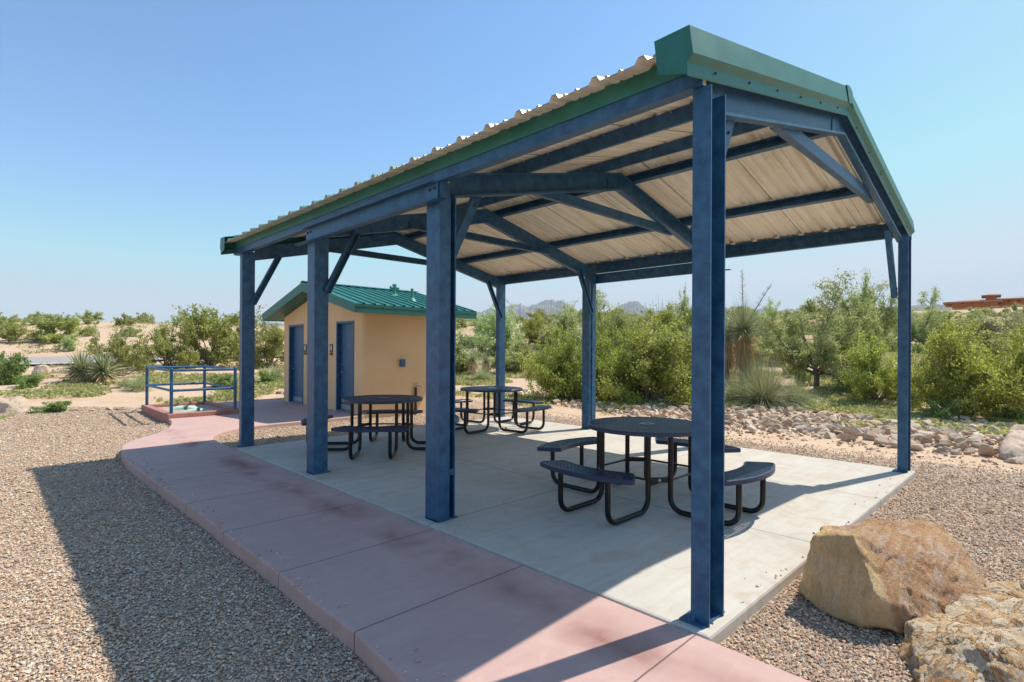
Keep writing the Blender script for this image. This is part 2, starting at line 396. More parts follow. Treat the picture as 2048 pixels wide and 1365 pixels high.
def stucco():
    t = NT('tan_stucco'); P = t.geo().outputs['Position']
    n1 = t.noise(P, 1.0, 5, .6); n2 = t.noise(P, 60, 5, .7)
    c = t.mix(t.ramp(n1, [(.35, (0,0,0)), (.7, (1,1,1))]), (.80,.555,.315), (.73,.49,.27))
    return t.pbr(c, .92, 0, t.bump(n2, .5, .008), .2)
M['stucco'] = stucco()
def road_mat():
    t = NT('asphalt'); P = t.geo().outputs['Position']
    c = t.mix(t.noise(P, 3, 6, .7), (.30,.28,.27), (.38,.36,.34)); return t.pbr(c, .9, 0, None, .2)
M['road'] = road_mat()
def mtn_mat():
    t = NT('mountain_rock'); P = t.geo().outputs['Position']
    n = t.noise(P, .012, 10, .65); c = t.ramp(n, [(.35, (.10,.10,.09)), (.5, (.21,.18,.16)), (.65, (.36,.30,.26))])
    return t.pbr(c, .95, 0, t.bump(n, 1, 30), .1)
M['mountain'] = mtn_mat()
def leaf(name, c, c2, c3=None, trans=.45, rough=.55, extra=None):
    t = NT(name); g = t.geo(); r = g.outputs['Random Per Island']; oi = t.n('ShaderNodeObjectInfo').outputs['Random']
    stops = [(0, c), (.55, c2), (1, c3 or c2)]
    if extra: stops = [(0, c), (.45, c2), (.86, c3 or c2), (.9, extra), (1, extra)]
    col = t.ramp(r, stops)
    hs = t.n('ShaderNodeHueSaturation'); t.l(col, hs.inputs['Color'])
    t.l(t.math('MULTIPLY_ADD', oi, .03, .485), hs.inputs['Hue']); t.l(t.math('MULTIPLY_ADD', oi, .25, .88), hs.inputs['Value'])
    p = t.n('ShaderNodeBsdfPrincipled'); t.l(hs.outputs[0], p.inputs['Base Color']); p.inputs['Roughness'].default_value = rough
    p.inputs['Specular IOR Level'].default_value = .3
    tr = t.n('ShaderNodeBsdfTranslucent'); t.l(hs.outputs[0], tr.inputs['Color'])
    mx = t.n('ShaderNodeMixShader'); mx.inputs[0].default_value = trans; t.l(p.outputs[0], mx.inputs[1]); t.l(tr.outputs[0], mx.inputs[2])
    t.l(mx.outputs[0], t.o.inputs['Surface']); return t.m
M['creosote'] = leaf('creosote_leaf', (0.266,0.299,0.066), (0.409,0.443,0.122), (0.576,0.587,0.221))
M['dense'] = leaf('dense_leaf', (.20,.27,.045), (.40,.48,.09), (.62,.64,.20))
M['mesq'] = leaf('mesquite_leaf', (0.270,0.338,0.108), (0.446,0.513,0.189), (0.608,0.648,0.297))
M['yellowish'] = leaf('yellow_green_leaf', (0.232,0.279,0.046), (0.395,0.429,0.082), (0.545,0.557,0.139), .48, .55, (0.671,0.671,0.116))
M['pale'] = leaf('pale_leaf', (0.351,0.432,0.162), (0.513,0.608,0.257), (0.648,0.716,0.365))
M['pinkish'] = leaf('pinkish_shrub_leaf', (0.270,0.297,0.121), (0.432,0.459,0.203), (0.540,0.513,0.297), .3, .6, (0.608,0.351,0.351))
M['far'] = leaf('hillside_leaf', (0.270,0.311,0.095), (0.419,0.446,0.162), (0.567,0.567,0.270))
M['weed'] = leaf('weed_leaf', (0.310,0.356,0.092), (0.459,0.482,0.173), (0.632,0.597,0.321))
M['bright'] = leaf('bright_leaf', (.17,.26,.06), (.27,.37,.10), (.40,.47,.19))
M['yucca'] = leaf('yucca_blade', (.20,.25,.12), (.38,.42,.21), (.60,.61,.36), .2, .45)
M['sotol'] = leaf('grassy_blade', (.27,.31,.14), (.40,.43,.21), (.56,.56,.33), .25, .5)
M['thatch'] = leaf('dry_thatch', (.44,.28,.13), (.66,.46,.23), (.78,.60,.36), .2, .7)
M['dry'] = leaf('dry_grass', (.36,.30,.17), (.48,.40,.24), (.56,.48,.3), .2, .7)
def bark(name, a, b):
    t = NT(name); v = t.coord('Object'); return t.pbr(t.mix(t.noise(v, 9, 5, .7), a, b), .9, 0, None, .2)
M['bark'] = bark('grey_bark', (.10,.075,.06), (.24,.20,.17))
M['twig'] = bark('pale_twig', (.17,.13,.10), (.34,.29,.24))

# ------------------------------------------------------------------ ground
GR = [(-30,-12),(-30,13.5),(-9,16.6),(-4.5,17.6),(-1.7,17.9),(0.0,16.3),(2.4,16.4),(5,16.2),(8.2,15.2),(9.2,12),(8.7,9.6),(8.0,7.0),(7.5,4),(7.6,1.5),(7.9,-2),(7.0,-9),(-5,-14)]
def inpoly(px, py, poly):
    c = np.zeros(px.shape, bool); n = len(poly)
    for i in range(n):
        x1, y1 = poly[i]; x2, y2 = poly[(i+1) % n]
        k = ((y1 > py) != (y2 > py)) & (px < (x2-x1)*(py-y1)/(y2-y1+1e-12)+x1)
        c ^= k
    return c
def build_ground():
    rs = np.concatenate([[0.0], np.linspace(.6, 16, 60), np.geomspace(16.4, 70, 120), np.geomspace(72, 4300, 60)])
    na = 400; th = np.linspace(0, 2*np.pi, na, endpoint=False)
    rr, tt = np.meshgrid(rs, th, indexing='ij')
    x = CX+rr*np.cos(tt); y = CY+rr*np.sin(tt); z = Hn(x, y)
    V = np.stack([x, y, z], -1).reshape(-1, 3)
    i, j = np.meshgrid(np.arange(len(rs)-1), np.arange(na), indexing='ij'); j2 = (j+1) % na
    F = np.stack([i*na+j, (i+1)*na+j, (i+1)*na+j2, i*na+j2], -1).reshape(-1, 4)
    me = np_mesh('ground', V, F, M['ground'], True)
    px, py = V[:, 0], V[:, 1]
    acc = np.zeros(len(V)); k = 0
    for ox in (-.5, 0, .5):
        for oy in (-.5, 0, .5): acc += inpoly(px+ox, py+oy, GR); k += 1
    a = me.attributes.new('gravel', 'FLOAT', 'POINT')
    g = acc/k
    # a sandy, washed-out patch right of the slab
    g -= .42*np.clip((px-6.0)/1.2, 0, 1)
    a.data.foreach_set('value', g.astype(np.float32))
    o = link('ground', me); o['kind'] = 'structure'; return o
build_ground()

WALK = [(-.115,-2.6),(-.115,8.17),(-.08,9.1),(.03,9.45),(.30,9.85),(.72,10.22),(1.3,10.30),(3.58,10.36),(3.6,10.36),(3.6,15.9),(1.62,15.9),(1.62,12.75),(.02,12.75),(-.02,12.3),(-.14,11.75),(-.33,11.15),(-.6,10.6),(-.92,10.15),(-1.2,9.75),(-1.38,9.25),(-1.47,8.7),(-1.52,8.0),(-1.525,7.2),(-1.50,5.2),(-1.485,4.4),(-1.495,3.6),(-1.48,2.55),(-1.495,2.0),(-1.49,1.36),(-1.53,.9),(-1.59,.5),(-1.62,-.4),(-1.58,-2.6)]
def slab(name, outline, z0, z1, mat, bev=.018, parent=None):
    mb = MB(); n = len(outline)
    mb.add([(x, y, z0) for x, y in outline]+[(x, y, z1) for x, y in outline],
           [tuple(range(n-1, -1, -1)), tuple(range(n, 2*n))]+[(i, (i+1) % n, (i+1) % n+n, i+n) for i in range(n)])
    return mb.build(name, mat, parent, False, bev)
w = slab('walkway', WALK, -.22, -.004, M['walk'], .014); w['kind'] = 'structure'
p_ = slab('concrete_slab', [(-.10,-.05),(5.95,-.05),(6.0,7.93),(-.10,7.87)], -.22, 0, M['slab'], .02); p_['kind'] = 'structure'

# road on the rise behind the restroom
def ribbon(name, pts, w0, mat, dz, kind='structure'):
    mb = MB(); vs = []
    for i, p in enumerate(pts):
        a = Vector(pts[max(i-1, 0)]); b = Vector(pts[min(i+1, len(pts)-1)]); t = (b-a).normalized(); nrm = Vector((-t.y, t.x))
        for s in (-.5, -.17, .17, .5):
            x, y = p[0]+nrm.x*w0*s, p[1]+nrm.y*w0*s; vs.append((x, y, H(x, y)+dz))
    fs = [(i*4+k, i*4+k+1, i*4+k+5, i*4+k+4) for i in range(len(pts)-1) for k in range(3)]
    o = mb.add(vs, fs).build(name, mat, None, True); o['kind'] = kind; return o
def pol(bdeg, d):
    a = math.radians(bdeg); return (CX+d*(math.sin(a)*lat.x+math.cos(a)*dep.x), CY+d*(math.sin(a)*lat.y+math.cos(a)*dep.y))
ribbon('road', [pol(b, 33.6+.05*(b+20)) for b in range(-75, 12, 1)], 3.6, M['road'], .07)
ribbon('road_edge', [pol(b, 31.7+.05*(b+20)) for b in range(-75, 12, 1)], .22, M['slab'], .12)

# ------------------------------------------------------------------ mountains
def mountains():
    prof = [(-1500,640),(-400,640),(200,650),(600,648),(880,640),(925,634),(953,625),(985,618),(1006,613),(1013,616),(1021,609),(1030,611),(1041,606),(1049,611),(1056,614),(1066,609),(1079,607),(1086,604),(1094,601.5),(1101,602),(1106,604),(1111,601),(1117,601.5),(1123,603),(1129,609),(1135,612),(1147,618),(1158,624),(1175,631),(1200,632),(1228,622),(1246,609),(1252,605),(1257,603),(1264,605),(1273,602.5),(1279,606),(1284,609),(1296,617),(1315,622),(1340,613),(1352,611),(1366,617),(1400,622),(1440,617),(1470,614),(1500,618),(1560,620),(1700,618),(1820,613),(1880,609),(1930,611),(2048,606),(2500,600),(3500,620)]
    B, RR = [], []
    for x, y in prof:
        d = ray(x, y); hh = math.hypot(d.x, d.y)
        B.append(math.degrees(math.atan((x-1024)/FPX))); RR.append(d.z/hh)
    bs = np.linspace(-60, 65, 2200); el = np.interp(bs, B, RR)
    el = el+np.array([noise.fractal(Vector((b_*2.3, 3.3, 0)), .7, 2.2, 5) for b_ in bs])*.0042*np.clip((el-.055)/.02, .1, 1)
    rng = np.linspace(0, 1, 34)
    V = np.zeros((len(rng), len(bs), 3))
    for j, q in enumerate(rng):
        r = 2700+700*q
        a = np.radians(bs); s = math.sin(min(1, q/.62)*math.pi/2)**1.5 if q < .62 else math.cos((q-.62)/.38*math.pi/2)
        X = CX+r*(np.sin(a)*lat.x+np.cos(a)*dep.x); Y = CY+r*(np.sin(a)*lat.y+np.cos(a)*dep.y)
        nz = np.array([noise.fractal(Vector((x*.006, y*.006, 0)), 1.0, 2.1, 5) for x, y in zip(X, Y)])
        h = CZ+el*(2700+700*.62)
        V[j, :, 0] = X; V[j, :, 1] = Y
        V[j, :, 2] = np.maximum(h, 0)*s + nz*34*(1-abs(s-.5)*1.0)*np.clip(h/150, 0, 1)*min(1, q*8)*(1 if s < .98 else .35) - (30 if q in (0, 1) else 0)
    nb = len(bs); i, j = np.meshgrid(np.arange(len(rng)-1), np.arange(nb-1), indexing='ij')
    F = np.stack([i*nb+j, (i+1)*nb+j, (i+1)*nb+j+1, i*nb+j+1], -1).reshape(-1, 4)
    o = link('mountains', np_mesh('mountains', V.reshape(-1, 3), F, M['mountain'], False)); o['kind'] = 'structure'
mountains()

# ------------------------------------------------------------------ picnic shelter
WD = 5.89                      # width across the frames
SL = .235                      # roof slope
def zb(x): x = min(x, WD-x); return 3.00+SL*x       # underside of rafter
def zs(x): x = min(x, WD-x); return 3.36+SL*x       # roof sheet
def shelter():
    S = empty('picnic_shelter', (0, 0, 0), 0, 'open steel picnic shelter with blue columns and green edged metal gable roof', 'shelter')
    blue = M['blue']
    def mir(x, right): return WD-x if right else x
    frames = [(0, .113, 'near'), (2.59, .206, 'mid'), (5.21, .206, 'mid'), (7.87, .113, 'far')]
    for fi, (y0, w, kind) in enumerate(frames):
        for right in (False, True):
            s = -1 if right else 1; X = lambda x: mir(x, right)
            mb = MB(); top = 3.02
            if kind == 'near': mb.cee((X(0), y0+w, 0), (X(0), y0+w, 3.142), (s,0,0), (0,-1,0), .196, w, .009, .012)
            elif kind == 'far': mb.cee((X(0), y0, 0), (X(0), y0, top+.16), (s,0,0), (0,1,0), .196, w, .009, .012)
            else:
                x0, x1 = sorted((X(0), X(.118))); mb.box((x0, y0, 0), (x1, y0+w, top+.13))
                # inner channel: opens to the near side on the first middle frame, to the far side on the second
                if fi == 1: mb.cee((X(.118), y0+.118, 0), (X(.118), y0+.118, top+.02), (s,0,0), (0,-1,0), .078, .112, .008, .014)
                else: mb.cee((X(.118), y0+.018, 0), (X(.118), y0+.018, top+.02), (s,0,0), (0,1,0), .078, .18, .008, .014)
                if fi == 1:
                    x0, x1 = sorted((X(.122), X(.193))); mb.box((x0, y0-.001, .42), (x1, y0+.005, .475))
            c = mb.build('column', blue, S)
            # base plate and anchor bolts
            pb = MB(); x0, x1 = sorted((X(-.0 if kind == 'mid' else -.045), X(.235)))
            pb.box((x0, y0+.012, .001), (x1, y0+w-.006 if kind != 'near' else y0+w+.05, .014))
            bp = pb.build('base_plate', blue, c)
            if kind != 'mid':
                ab = MB(); ab.tube([(X(-.025), y0+w*.75, .012), (X(-.025), y0+w*.75, .05)], .007, 8); ab.tube([(X(-.025), y0+w*.75, .016), (X(-.025), y0+w*.75, .026)], .013, 6)
                ab.build('anchor_bolt', blue, c)
            # rafter, one side
            d = Vector((s*1, 0, SL)).normalized(); nrm = Vector((-s*SL, 0, 1)).normalized()
            xa = X(.196 if kind != 'mid' else .20); xe = WD/2+(0)
            p0 = Vector((xa, 0, zb(xa))); p1 = Vector((xe, 0, zb(xe)))
            r = MB()
            ys = [(y0+.125, -1)] if fi == 0 else [(y0+.112, -1)] if fi == 1 else [(y0+.022, 1)] if fi == 2 else [(y0+.012, 1)]
            for yy, sg in ys:
                q0 = Vector((p0.x, yy, p0.z)); q1 = Vector((p1.x, yy, p1.z))
                r.cee(q0, q1, (0,0,1), (0,sg,0), .226, (.072 if fi == 0 else .085), .008, .02)
            ra = r.build('rafter', blue, S)
            g = MB(); yy = ys[-1][0]+(.002 if kind != 'near' else -.0)
            # ridge splice plate and bolts on the web
            if not right:
                yp = y0+(.115, .102, .014, .004)[fi]; sg2 = -1
                zz = zb(WD/2)
                g.extrude([(-.20, .02-.2*SL), (0, .02), (.20, .02-.2*SL), (.20, .165-.2*SL), (0, .165), (-.20, .165-.2*SL)], (WD/2, yp, zz), (1,0,0), (0,0,1), (0,sg2,0), .006)
                g.build('ridge_plate', blue, ra)
            # knee brace
            yk = y0+(.128, .124, .012, .004)[fi]; fk = 1 if fi < 2 else -1
            kb = MB(); a = Vector((X(.16), yk, 2.33)); b = Vector((X(.58), yk, zb(.58)+.03))
            dd = (b-a).normalized(); pn = Vector((-dd.z*s, 0, dd.x*s))
            kb.cee(a-pn*.045, b-pn*.045, pn, (0,fk,0), .09, .06, .006, .014)
            kb.mi = 1
            for q in (a.lerp(b, .12), a.lerp(b, .85)):
                kb.tube([q-Vector((0, .002*fk, 0)), q-Vector((0, .012*fk, 0))], .010, 8)
            kb.build('knee_brace', [blue, M['bolt']], S)
        yk = y0+(.128, .124, .012, .004)[fi]; fk = 1 if fi < 2 else -1
        ct = MB(); zc = 3.345
        ct.cee((1.42, yk, zc), (WD-1.42, yk, zc), (0,0,1), (0,fk,0), .11, .065, .006, .016)
        ct.build('collar_tie', blue, S)
    # purlins
    for x in (1.18, 2.56, WD-2.60, WD-1.18):
        s = 1 if x < WD/2 else -1
        nrm = Vector((-s*SL, 0, 1)).normalized(); d = Vector((1, 0, s*SL)).normalized()
        m = MB(); m.cee((x, .075, zs(x)-.131), (x, 8.2, zs(x)-.131), nrm, d*s, .124, .065, .006, .016)
        m.build('purlin', blue, S)
    # eave struts (outer channels) with extra side beams in the middle bay
    for right in (False, True):
        X = lambda x: mir(x, right); s = -1 if right else 1
        m = MB(); m.cee((X(-.018), .045, 3.145), (X(-.018), 8.24, 3.145), (0,0,1), (s,0,0), .155 if False else .20, .085, .007, .018)
        m.build('eave_strut', blue, S)
        f = MB(); x0, x1 = sorted((X(-.022), X(-.028)))
        f.box((x0, .06, 3.238), (x1, 8.27, 3.362))
        f.build('eave_trim', M['green'], S)
        b = MB(); b.cee((X(-.012), 2.60, 2.952), (X(-.012), 5.42, 2.952), (0,0,1), (-s,0,0), .188, .075, .008, .0081)
        b.cee((X(-.0125), 2.48, 2.9515), (X(-.0125), 5.62, 2.9515), (0,0,1), (-s,0,0), .012, .078, .003, .0031)
        b.mi = 1
        for yy in (2.64, 2.72, 5.28, 5.37):
            x0, x1 = sorted((X(-.013), X(-.032))); b.tube([(x0, yy, 3.085), (x1, yy, 3.085)], .012, 6)
        b.build('side_beam', [blue, M['bolt']], S)
    # ribbed roof panels: green on top, cream below
    pitch = .345; ys, hs = [], []
    y = .045; n = 0
    while y < 8.28:
        for a, h in ((0, 0), (.09, 0), (.098, .014), (.112, .014), (.12, 0), (.19, 0), (.198, .014), (.212, .014), (.22, 0), (.252, 0), (.277, .038), (.316, .038), (.343, 0)):
            if y+a <= 8.285: ys.append(y+a); hs.append(h)
        y += pitch
    for right in (False, True):
        m = MB(); xs = [-.20, WD/2] if not right else [WD+.20, WD/2]
        def zz(x): return 3.36+SL*(x if not right else WD-x)
        n = len(ys); vs = []
        for x in xs:
            vs += [(x, yy, zz(x)+h) for yy, h in zip(ys, hs)]
        k = len(vs); m.mi = 1; m.add(vs, [(i, i+1, n+i+1, n+i) for i in range(n-1)])
        m.mi = 0; m.add([(v[0], v[1], v[2]+.004) for v in vs], [(i, n+i, n+i+1, i+1) for i in range(n-1)])
        sm = m; m.mi = 2; q = 3      # lap seams below
        for yy in [.045+pitch*3*i+.262 for i in range(0, 8)]:
            xa, xb = (0.05, WD/2-.05)
            pa = Vector((X(xa) if False else (xa if not right else WD-xa), yy, 3.36+SL*xa-.003)); pb = Vector(((xb if not right else WD-xb), yy, 3.36+SL*xb-.003))
            sm.bar(pa, pb, .006, .003)
        sc = m; m.mi = 3
        for x in (1.18, 2.58):
            xx = x if not right else WD-x
            for yy in np.arange(.2, 8.2, .345):
                sc.tube([(xx-.05, yy, zz(xx-.05)-.001), (xx-.05, yy, zz(xx-.05)-.03)], .004, 5)
        me = bpy.data.meshes.new('roof_panel'); me.from_pydata(m.v, [], m.f)
        for q_ in ('green_roof', 'cream', 'bolt', 'steel'): me.materials.append(M[q_])
        me.polygons.foreach_set('material_index', m.m); rp = link('roof_panel', me, S)
    rc = MB(); z = 3.36+SL*WD/2+.045
    rc.extrude([(-.2,-.2*SL),(0,0),(.2,-.2*SL),(.2,-.2*SL+.004),(0,.005),(-.2,-.2*SL+.004)], (WD/2, .2, z), (1,0,0), (0,0,1), (0,1,0), 8.05)
    rc.build('ridge_cap', M['green_roof'], S)
    # rake trims on both gables: bent sheet section swept up both slopes
    for near in (True, False):
        sg = 1 if near else -1; Y = lambda v: v if near else 8.25-v
        sec = [(.24, .085), (.022, .090), (.000, -.070), (.034, -.105), (.034, -.178)]  # (y, dz above roof line)
        for right in (False, True):
            sx_ = 1 if not right else -1
            xa = -.22 if not right else WD+.22; xe = WD/2
            m = MB(); t = .005
            P = sec + [(a+.004, b-.006) for a, b in reversed(sec)]
            n = len(P); vs = []
            for x in (xa, xe):
                zz0 = 3.36+SL*(x if not right else WD-x)
                vs += [(x, Y(a), zz0+b) for a, b in P]
            m.add(vs, [(i, (i+1) % n, (i+1) % n+n, i+n) for i in range(n)])
            # end cap
            z0 = 3.36-.22*SL
            xc = xa-.003*sx_; m.add([(xc, Y(.24), z0+.084), (xc, Y(.020), z0+.090), (xc, Y(-.002), z0-.070), (xc, Y(.033), z0-.107), (xc, Y(.033), z0-.178), (xc, Y(.215), z0-.12)], [(0,1,2,3,4,5)])
            sc = m; m.mi = 1
            for k in range(6):
                xx = .12+k*.5; xx = xx if not right else WD-xx
                zz0 = 3.36+SL*(xx if not right else WD-xx)-.132
                sc.tube([(xx, Y(.034), zz0), (xx, Y(.024), zz0)], .007, 6)
            m.build('rake_trim', [M['green'], M['bolt']], S)
        # folded ridge cover over the meeting trims
        m = MB(); zz0 = 3.36+SL*WD/2
        for s_ in (-1, 1):
            wv = .10
            vs = [(WD/2, Y(.235), zz0+.094), (WD/2, Y(.014), zz0+.098), (WD/2, Y(-.008), zz0-.080),
                  (WD/2+s_*wv, Y(.235), zz0+.094-wv*SL), (WD/2+s_*wv, Y(.014), zz0+.098-wv*SL), (WD/2+s_*wv, Y(-.008), zz0-.080-wv*SL)]
            m.add(vs, [(0,1,4,3), (1,2,5,4)])
        m.build('ridge_trim', M['green'], S)
    return S
shelter()

# ------------------------------------------------------------------ picnic tables
def arc_seat(r0, r1, half, z0, z1, bulge=.03):
    """outline of a curved seat centred on -x"""
    pts = []
    n = 14
    for i in range(n+1):
        a = math.pi-half+2*half*i/n; pts.append((r1*math.cos(a), r1*math.sin(a)))
    hi = half*.93
    for i in range(n+1):
        a = math.pi+hi-2*hi*i/n; pts.append((r0*math.cos(a), r0*math.sin(a)))
    return pts
def round_corners(pts, r, idx):
    out = []
    n = len(pts)
    for i, p in enumerate(pts):
        if i in idx:
            a = Vector(pts[i-1]); b = Vector(p); c = Vector(pts[(i+1) % n])
            d1 = (a-b).normalized(); d2 = (c-b).normalized()
            for k in range(5):
                u = k/4; q = (b+d1*r)*(1-u)**2+b*2*u*(1-u)+(b+d2*r)*u*u; out.append((q.x, q.y))
        else: out.append(p)
    return out
def rim(mb, outline, wdt, z0, z1):
    n = len(outline); P = [Vector(p) for p in outline]; inner = []
    area = sum(P[i].x*P[(i+1) % n].y-P[(i+1) % n].x*P[i].y for i in range(n)); sg = 1 if area > 0 else -1
    for i in range(n):
        t = (P[(i+1) % n]-P[i-1]).normalized(); inner.append(P[i]+Vector((-t.y, t.x))*sg*wdt)
    vs = []
    for i in range(n): vs += [(P[i].x, P[i].y, z0), (P[i].x, P[i].y, z1-.006), (P[i].x*.999+inner[i].x*.001, P[i].y*.999+inner[i].y*.001, z1-.006),
                              (P[i].x*.7+inner[i].x*.3, P[i].y*.7+inner[i].y*.3, z1), (inner[i].x, inner[i].y, z1), (inner[i].x, inner[i].y, z0)]
    F = []
    for i in range(n):
        a, b = i*6, ((i+1) % n)*6
        for k in range(6): F.append((a+k, b+k, b+(k+1) % 6, a+(k+1) % 6))
    mb.add(vs, F)
def lattice(mb, outline, pitch, wdt, z0, z1, ang, holes=None):
    """crossing bars clipped to an outline"""
    P = np.array(outline); cx, cy = P.mean(0); Rm = np.abs(P-[cx, cy]).max()*1.5
    for aa in ang:
        c, s = math.cos(aa), math.sin(aa)
        k = -int(Rm/pitch)
        while k*pitch < Rm:
            off = k*pitch; t = np.arange(-Rm, Rm, .006)
            X = cx+c*t-s*off; Y = cy+s*t+c*off
            ins = inpoly(X, Y, outline)
            if holes: ins &= (np.hypot(X, Y) > holes)
            e = np.flatnonzero(np.diff(np.concatenate([[0], ins.astype(int), [0]])))
            for a, b in zip(e[::2], e[1::2]):
                if b-a > 2:
                    t0, t1 = t[a], t[b-1]
                    p0 = (cx+c*t0-s*off, cy+s*t0+c*off, (z0+z1)/2); p1 = (cx+c*t1-s*off, cy+s*t1+c*off, (z0+z1)/2)
                    mb.bar(p0, p1, wdt, z1-z0)
            k += 1
def make_table():
    T = empty('picnic_table', (0, 0, 0), 0)
    rt = .635; zt = .81; zs_ = .485
    circ = [(rt*math.cos(2*math.pi*k/64), rt*math.sin(2*math.pi*k/64)) for k in range(64)]
    m = MB(); rim(m, circ, .022, zt-.042, zt)
    lattice(m, [(x*.975, y*.975) for x, y in circ], .030, .0155, zt-.014, zt-.003, (R(38), R(-38)), .06)
    top = m.build('tabletop', M['dark_blue'], T)
    h = MB(); h.disc((0, 0), .082, zt-.012, zt+.004, 32, .028); h.build('umbrella_ring', M['grey_ring'], top, True)
    sk = MB()
    for a in (0, math.pi/2): sk.bar((-.6*math.cos(a), -.6*math.sin(a), zt-.028), (.6*math.cos(a), .6*math.sin(a), zt-.028+.001*(a > 0)), .03, .02)
    sk.build('top_support', M['black'], T)
    for q in range(4):
        a = q*math.pi/2; c, s = math.cos(a), math.sin(a)
        ot = arc_seat(.955, 1.235, R(27), 0, 0); n = len(ot)
        ot = round_corners(ot, .045, (0, 14, 15, 29))
        ot = [(x*c-y*s, x*s+y*c) for x, y in ot]
        sm = MB(); rim(sm, ot, .02, zs_-.045, zs_)
        cen = Vector((sum(p[0] for p in ot)/len(ot), sum(p[1] for p in ot)/len(ot)))
        lattice(sm, [((x-cen.x)*.975+cen.x, (y-cen.y)*.975+cen.y) for x, y in ot], .034, .014, zs_-.014, zs_-.003, (R(40)+a, R(-40)+a))
        sm.build('seat', M['dark_blue'], T)
        for b in (-.275, .275):
            r_o, r_i, rb, zr = -1.10, -.43, .13, .034
            pts = [(r_o, zs_-.03)]
            for k in range(7):
                t = math.pi+k/6*math.pi/2; pts.append((r_o+rb+rb*math.cos(t), zr+rb+rb*math.sin(t)))
            for k in range(7):
                t = -math.pi/2+k/6*math.pi/2; pts.append((r_i-rb+rb*math.cos(t), zr+rb+rb*math.sin(t)))
            pts.append((r_i, zt-.03))
            P3 = [(x*c-b*s, x*s+b*c, z) for x, z in pts]
            lm = MB(); lm.tube(P3, .026, 12); lm.build('leg', M['black'], T, True)
    # cross ties bolted between neighbouring legs
    tm = MB(); g = .36; pts = [(-.43,-.275),(-.275,-.43),(.275,-.43),(.43,-.275),(.43,.275),(.275,.43),(-.275,.43),(-.43,.275)]
    for i in range(0, 8, 2): tm.bar((*pts[i], g-.03), (*pts[i+1], g-.03), .012, .05)
    for i in range(1, 8, 2): tm.bar((*pts[i], g-.03), (*pts[(i+1) % 8], g-.03), .02, .02)
    tm.mi = 1; bm_ = tm
    for i in range(0, 8, 2):
        mx = Vector(((pts[i][0]+pts[i+1][0])/2, (pts[i][1]+pts[i+1][1])/2, g-.03)); d = Vector((mx.x, mx.y, 0)).normalized()
        bm_.tube([mx+d*.004, mx+d*.018], .014, 8)
    tm.build('cross_tie', [M['black'], M['steel']], T)
    return T
t0 = make_table()
tspec = [((2.09, 1.69, 0), 0.0, 'round dark blue mesh picnic table nearest the camera, beside the nearest column'),
         ((1.63, 6.27, 0), R(50), 'round dark blue mesh picnic table in front of the tan restroom wall'),
         ((4.45, 6.76, 0), R(8), 'round dark blue mesh picnic table at the far corner of the slab near green shrubs')]
for i, (loc, rz, lb) in enumerate(tspec):
    o = t0 if i == 0 else copy_tree(t0)
    o.location = loc; o.rotation_euler = (0, 0, rz); tag(o, lb, 'picnic table', 'round picnic tables under the shelter')

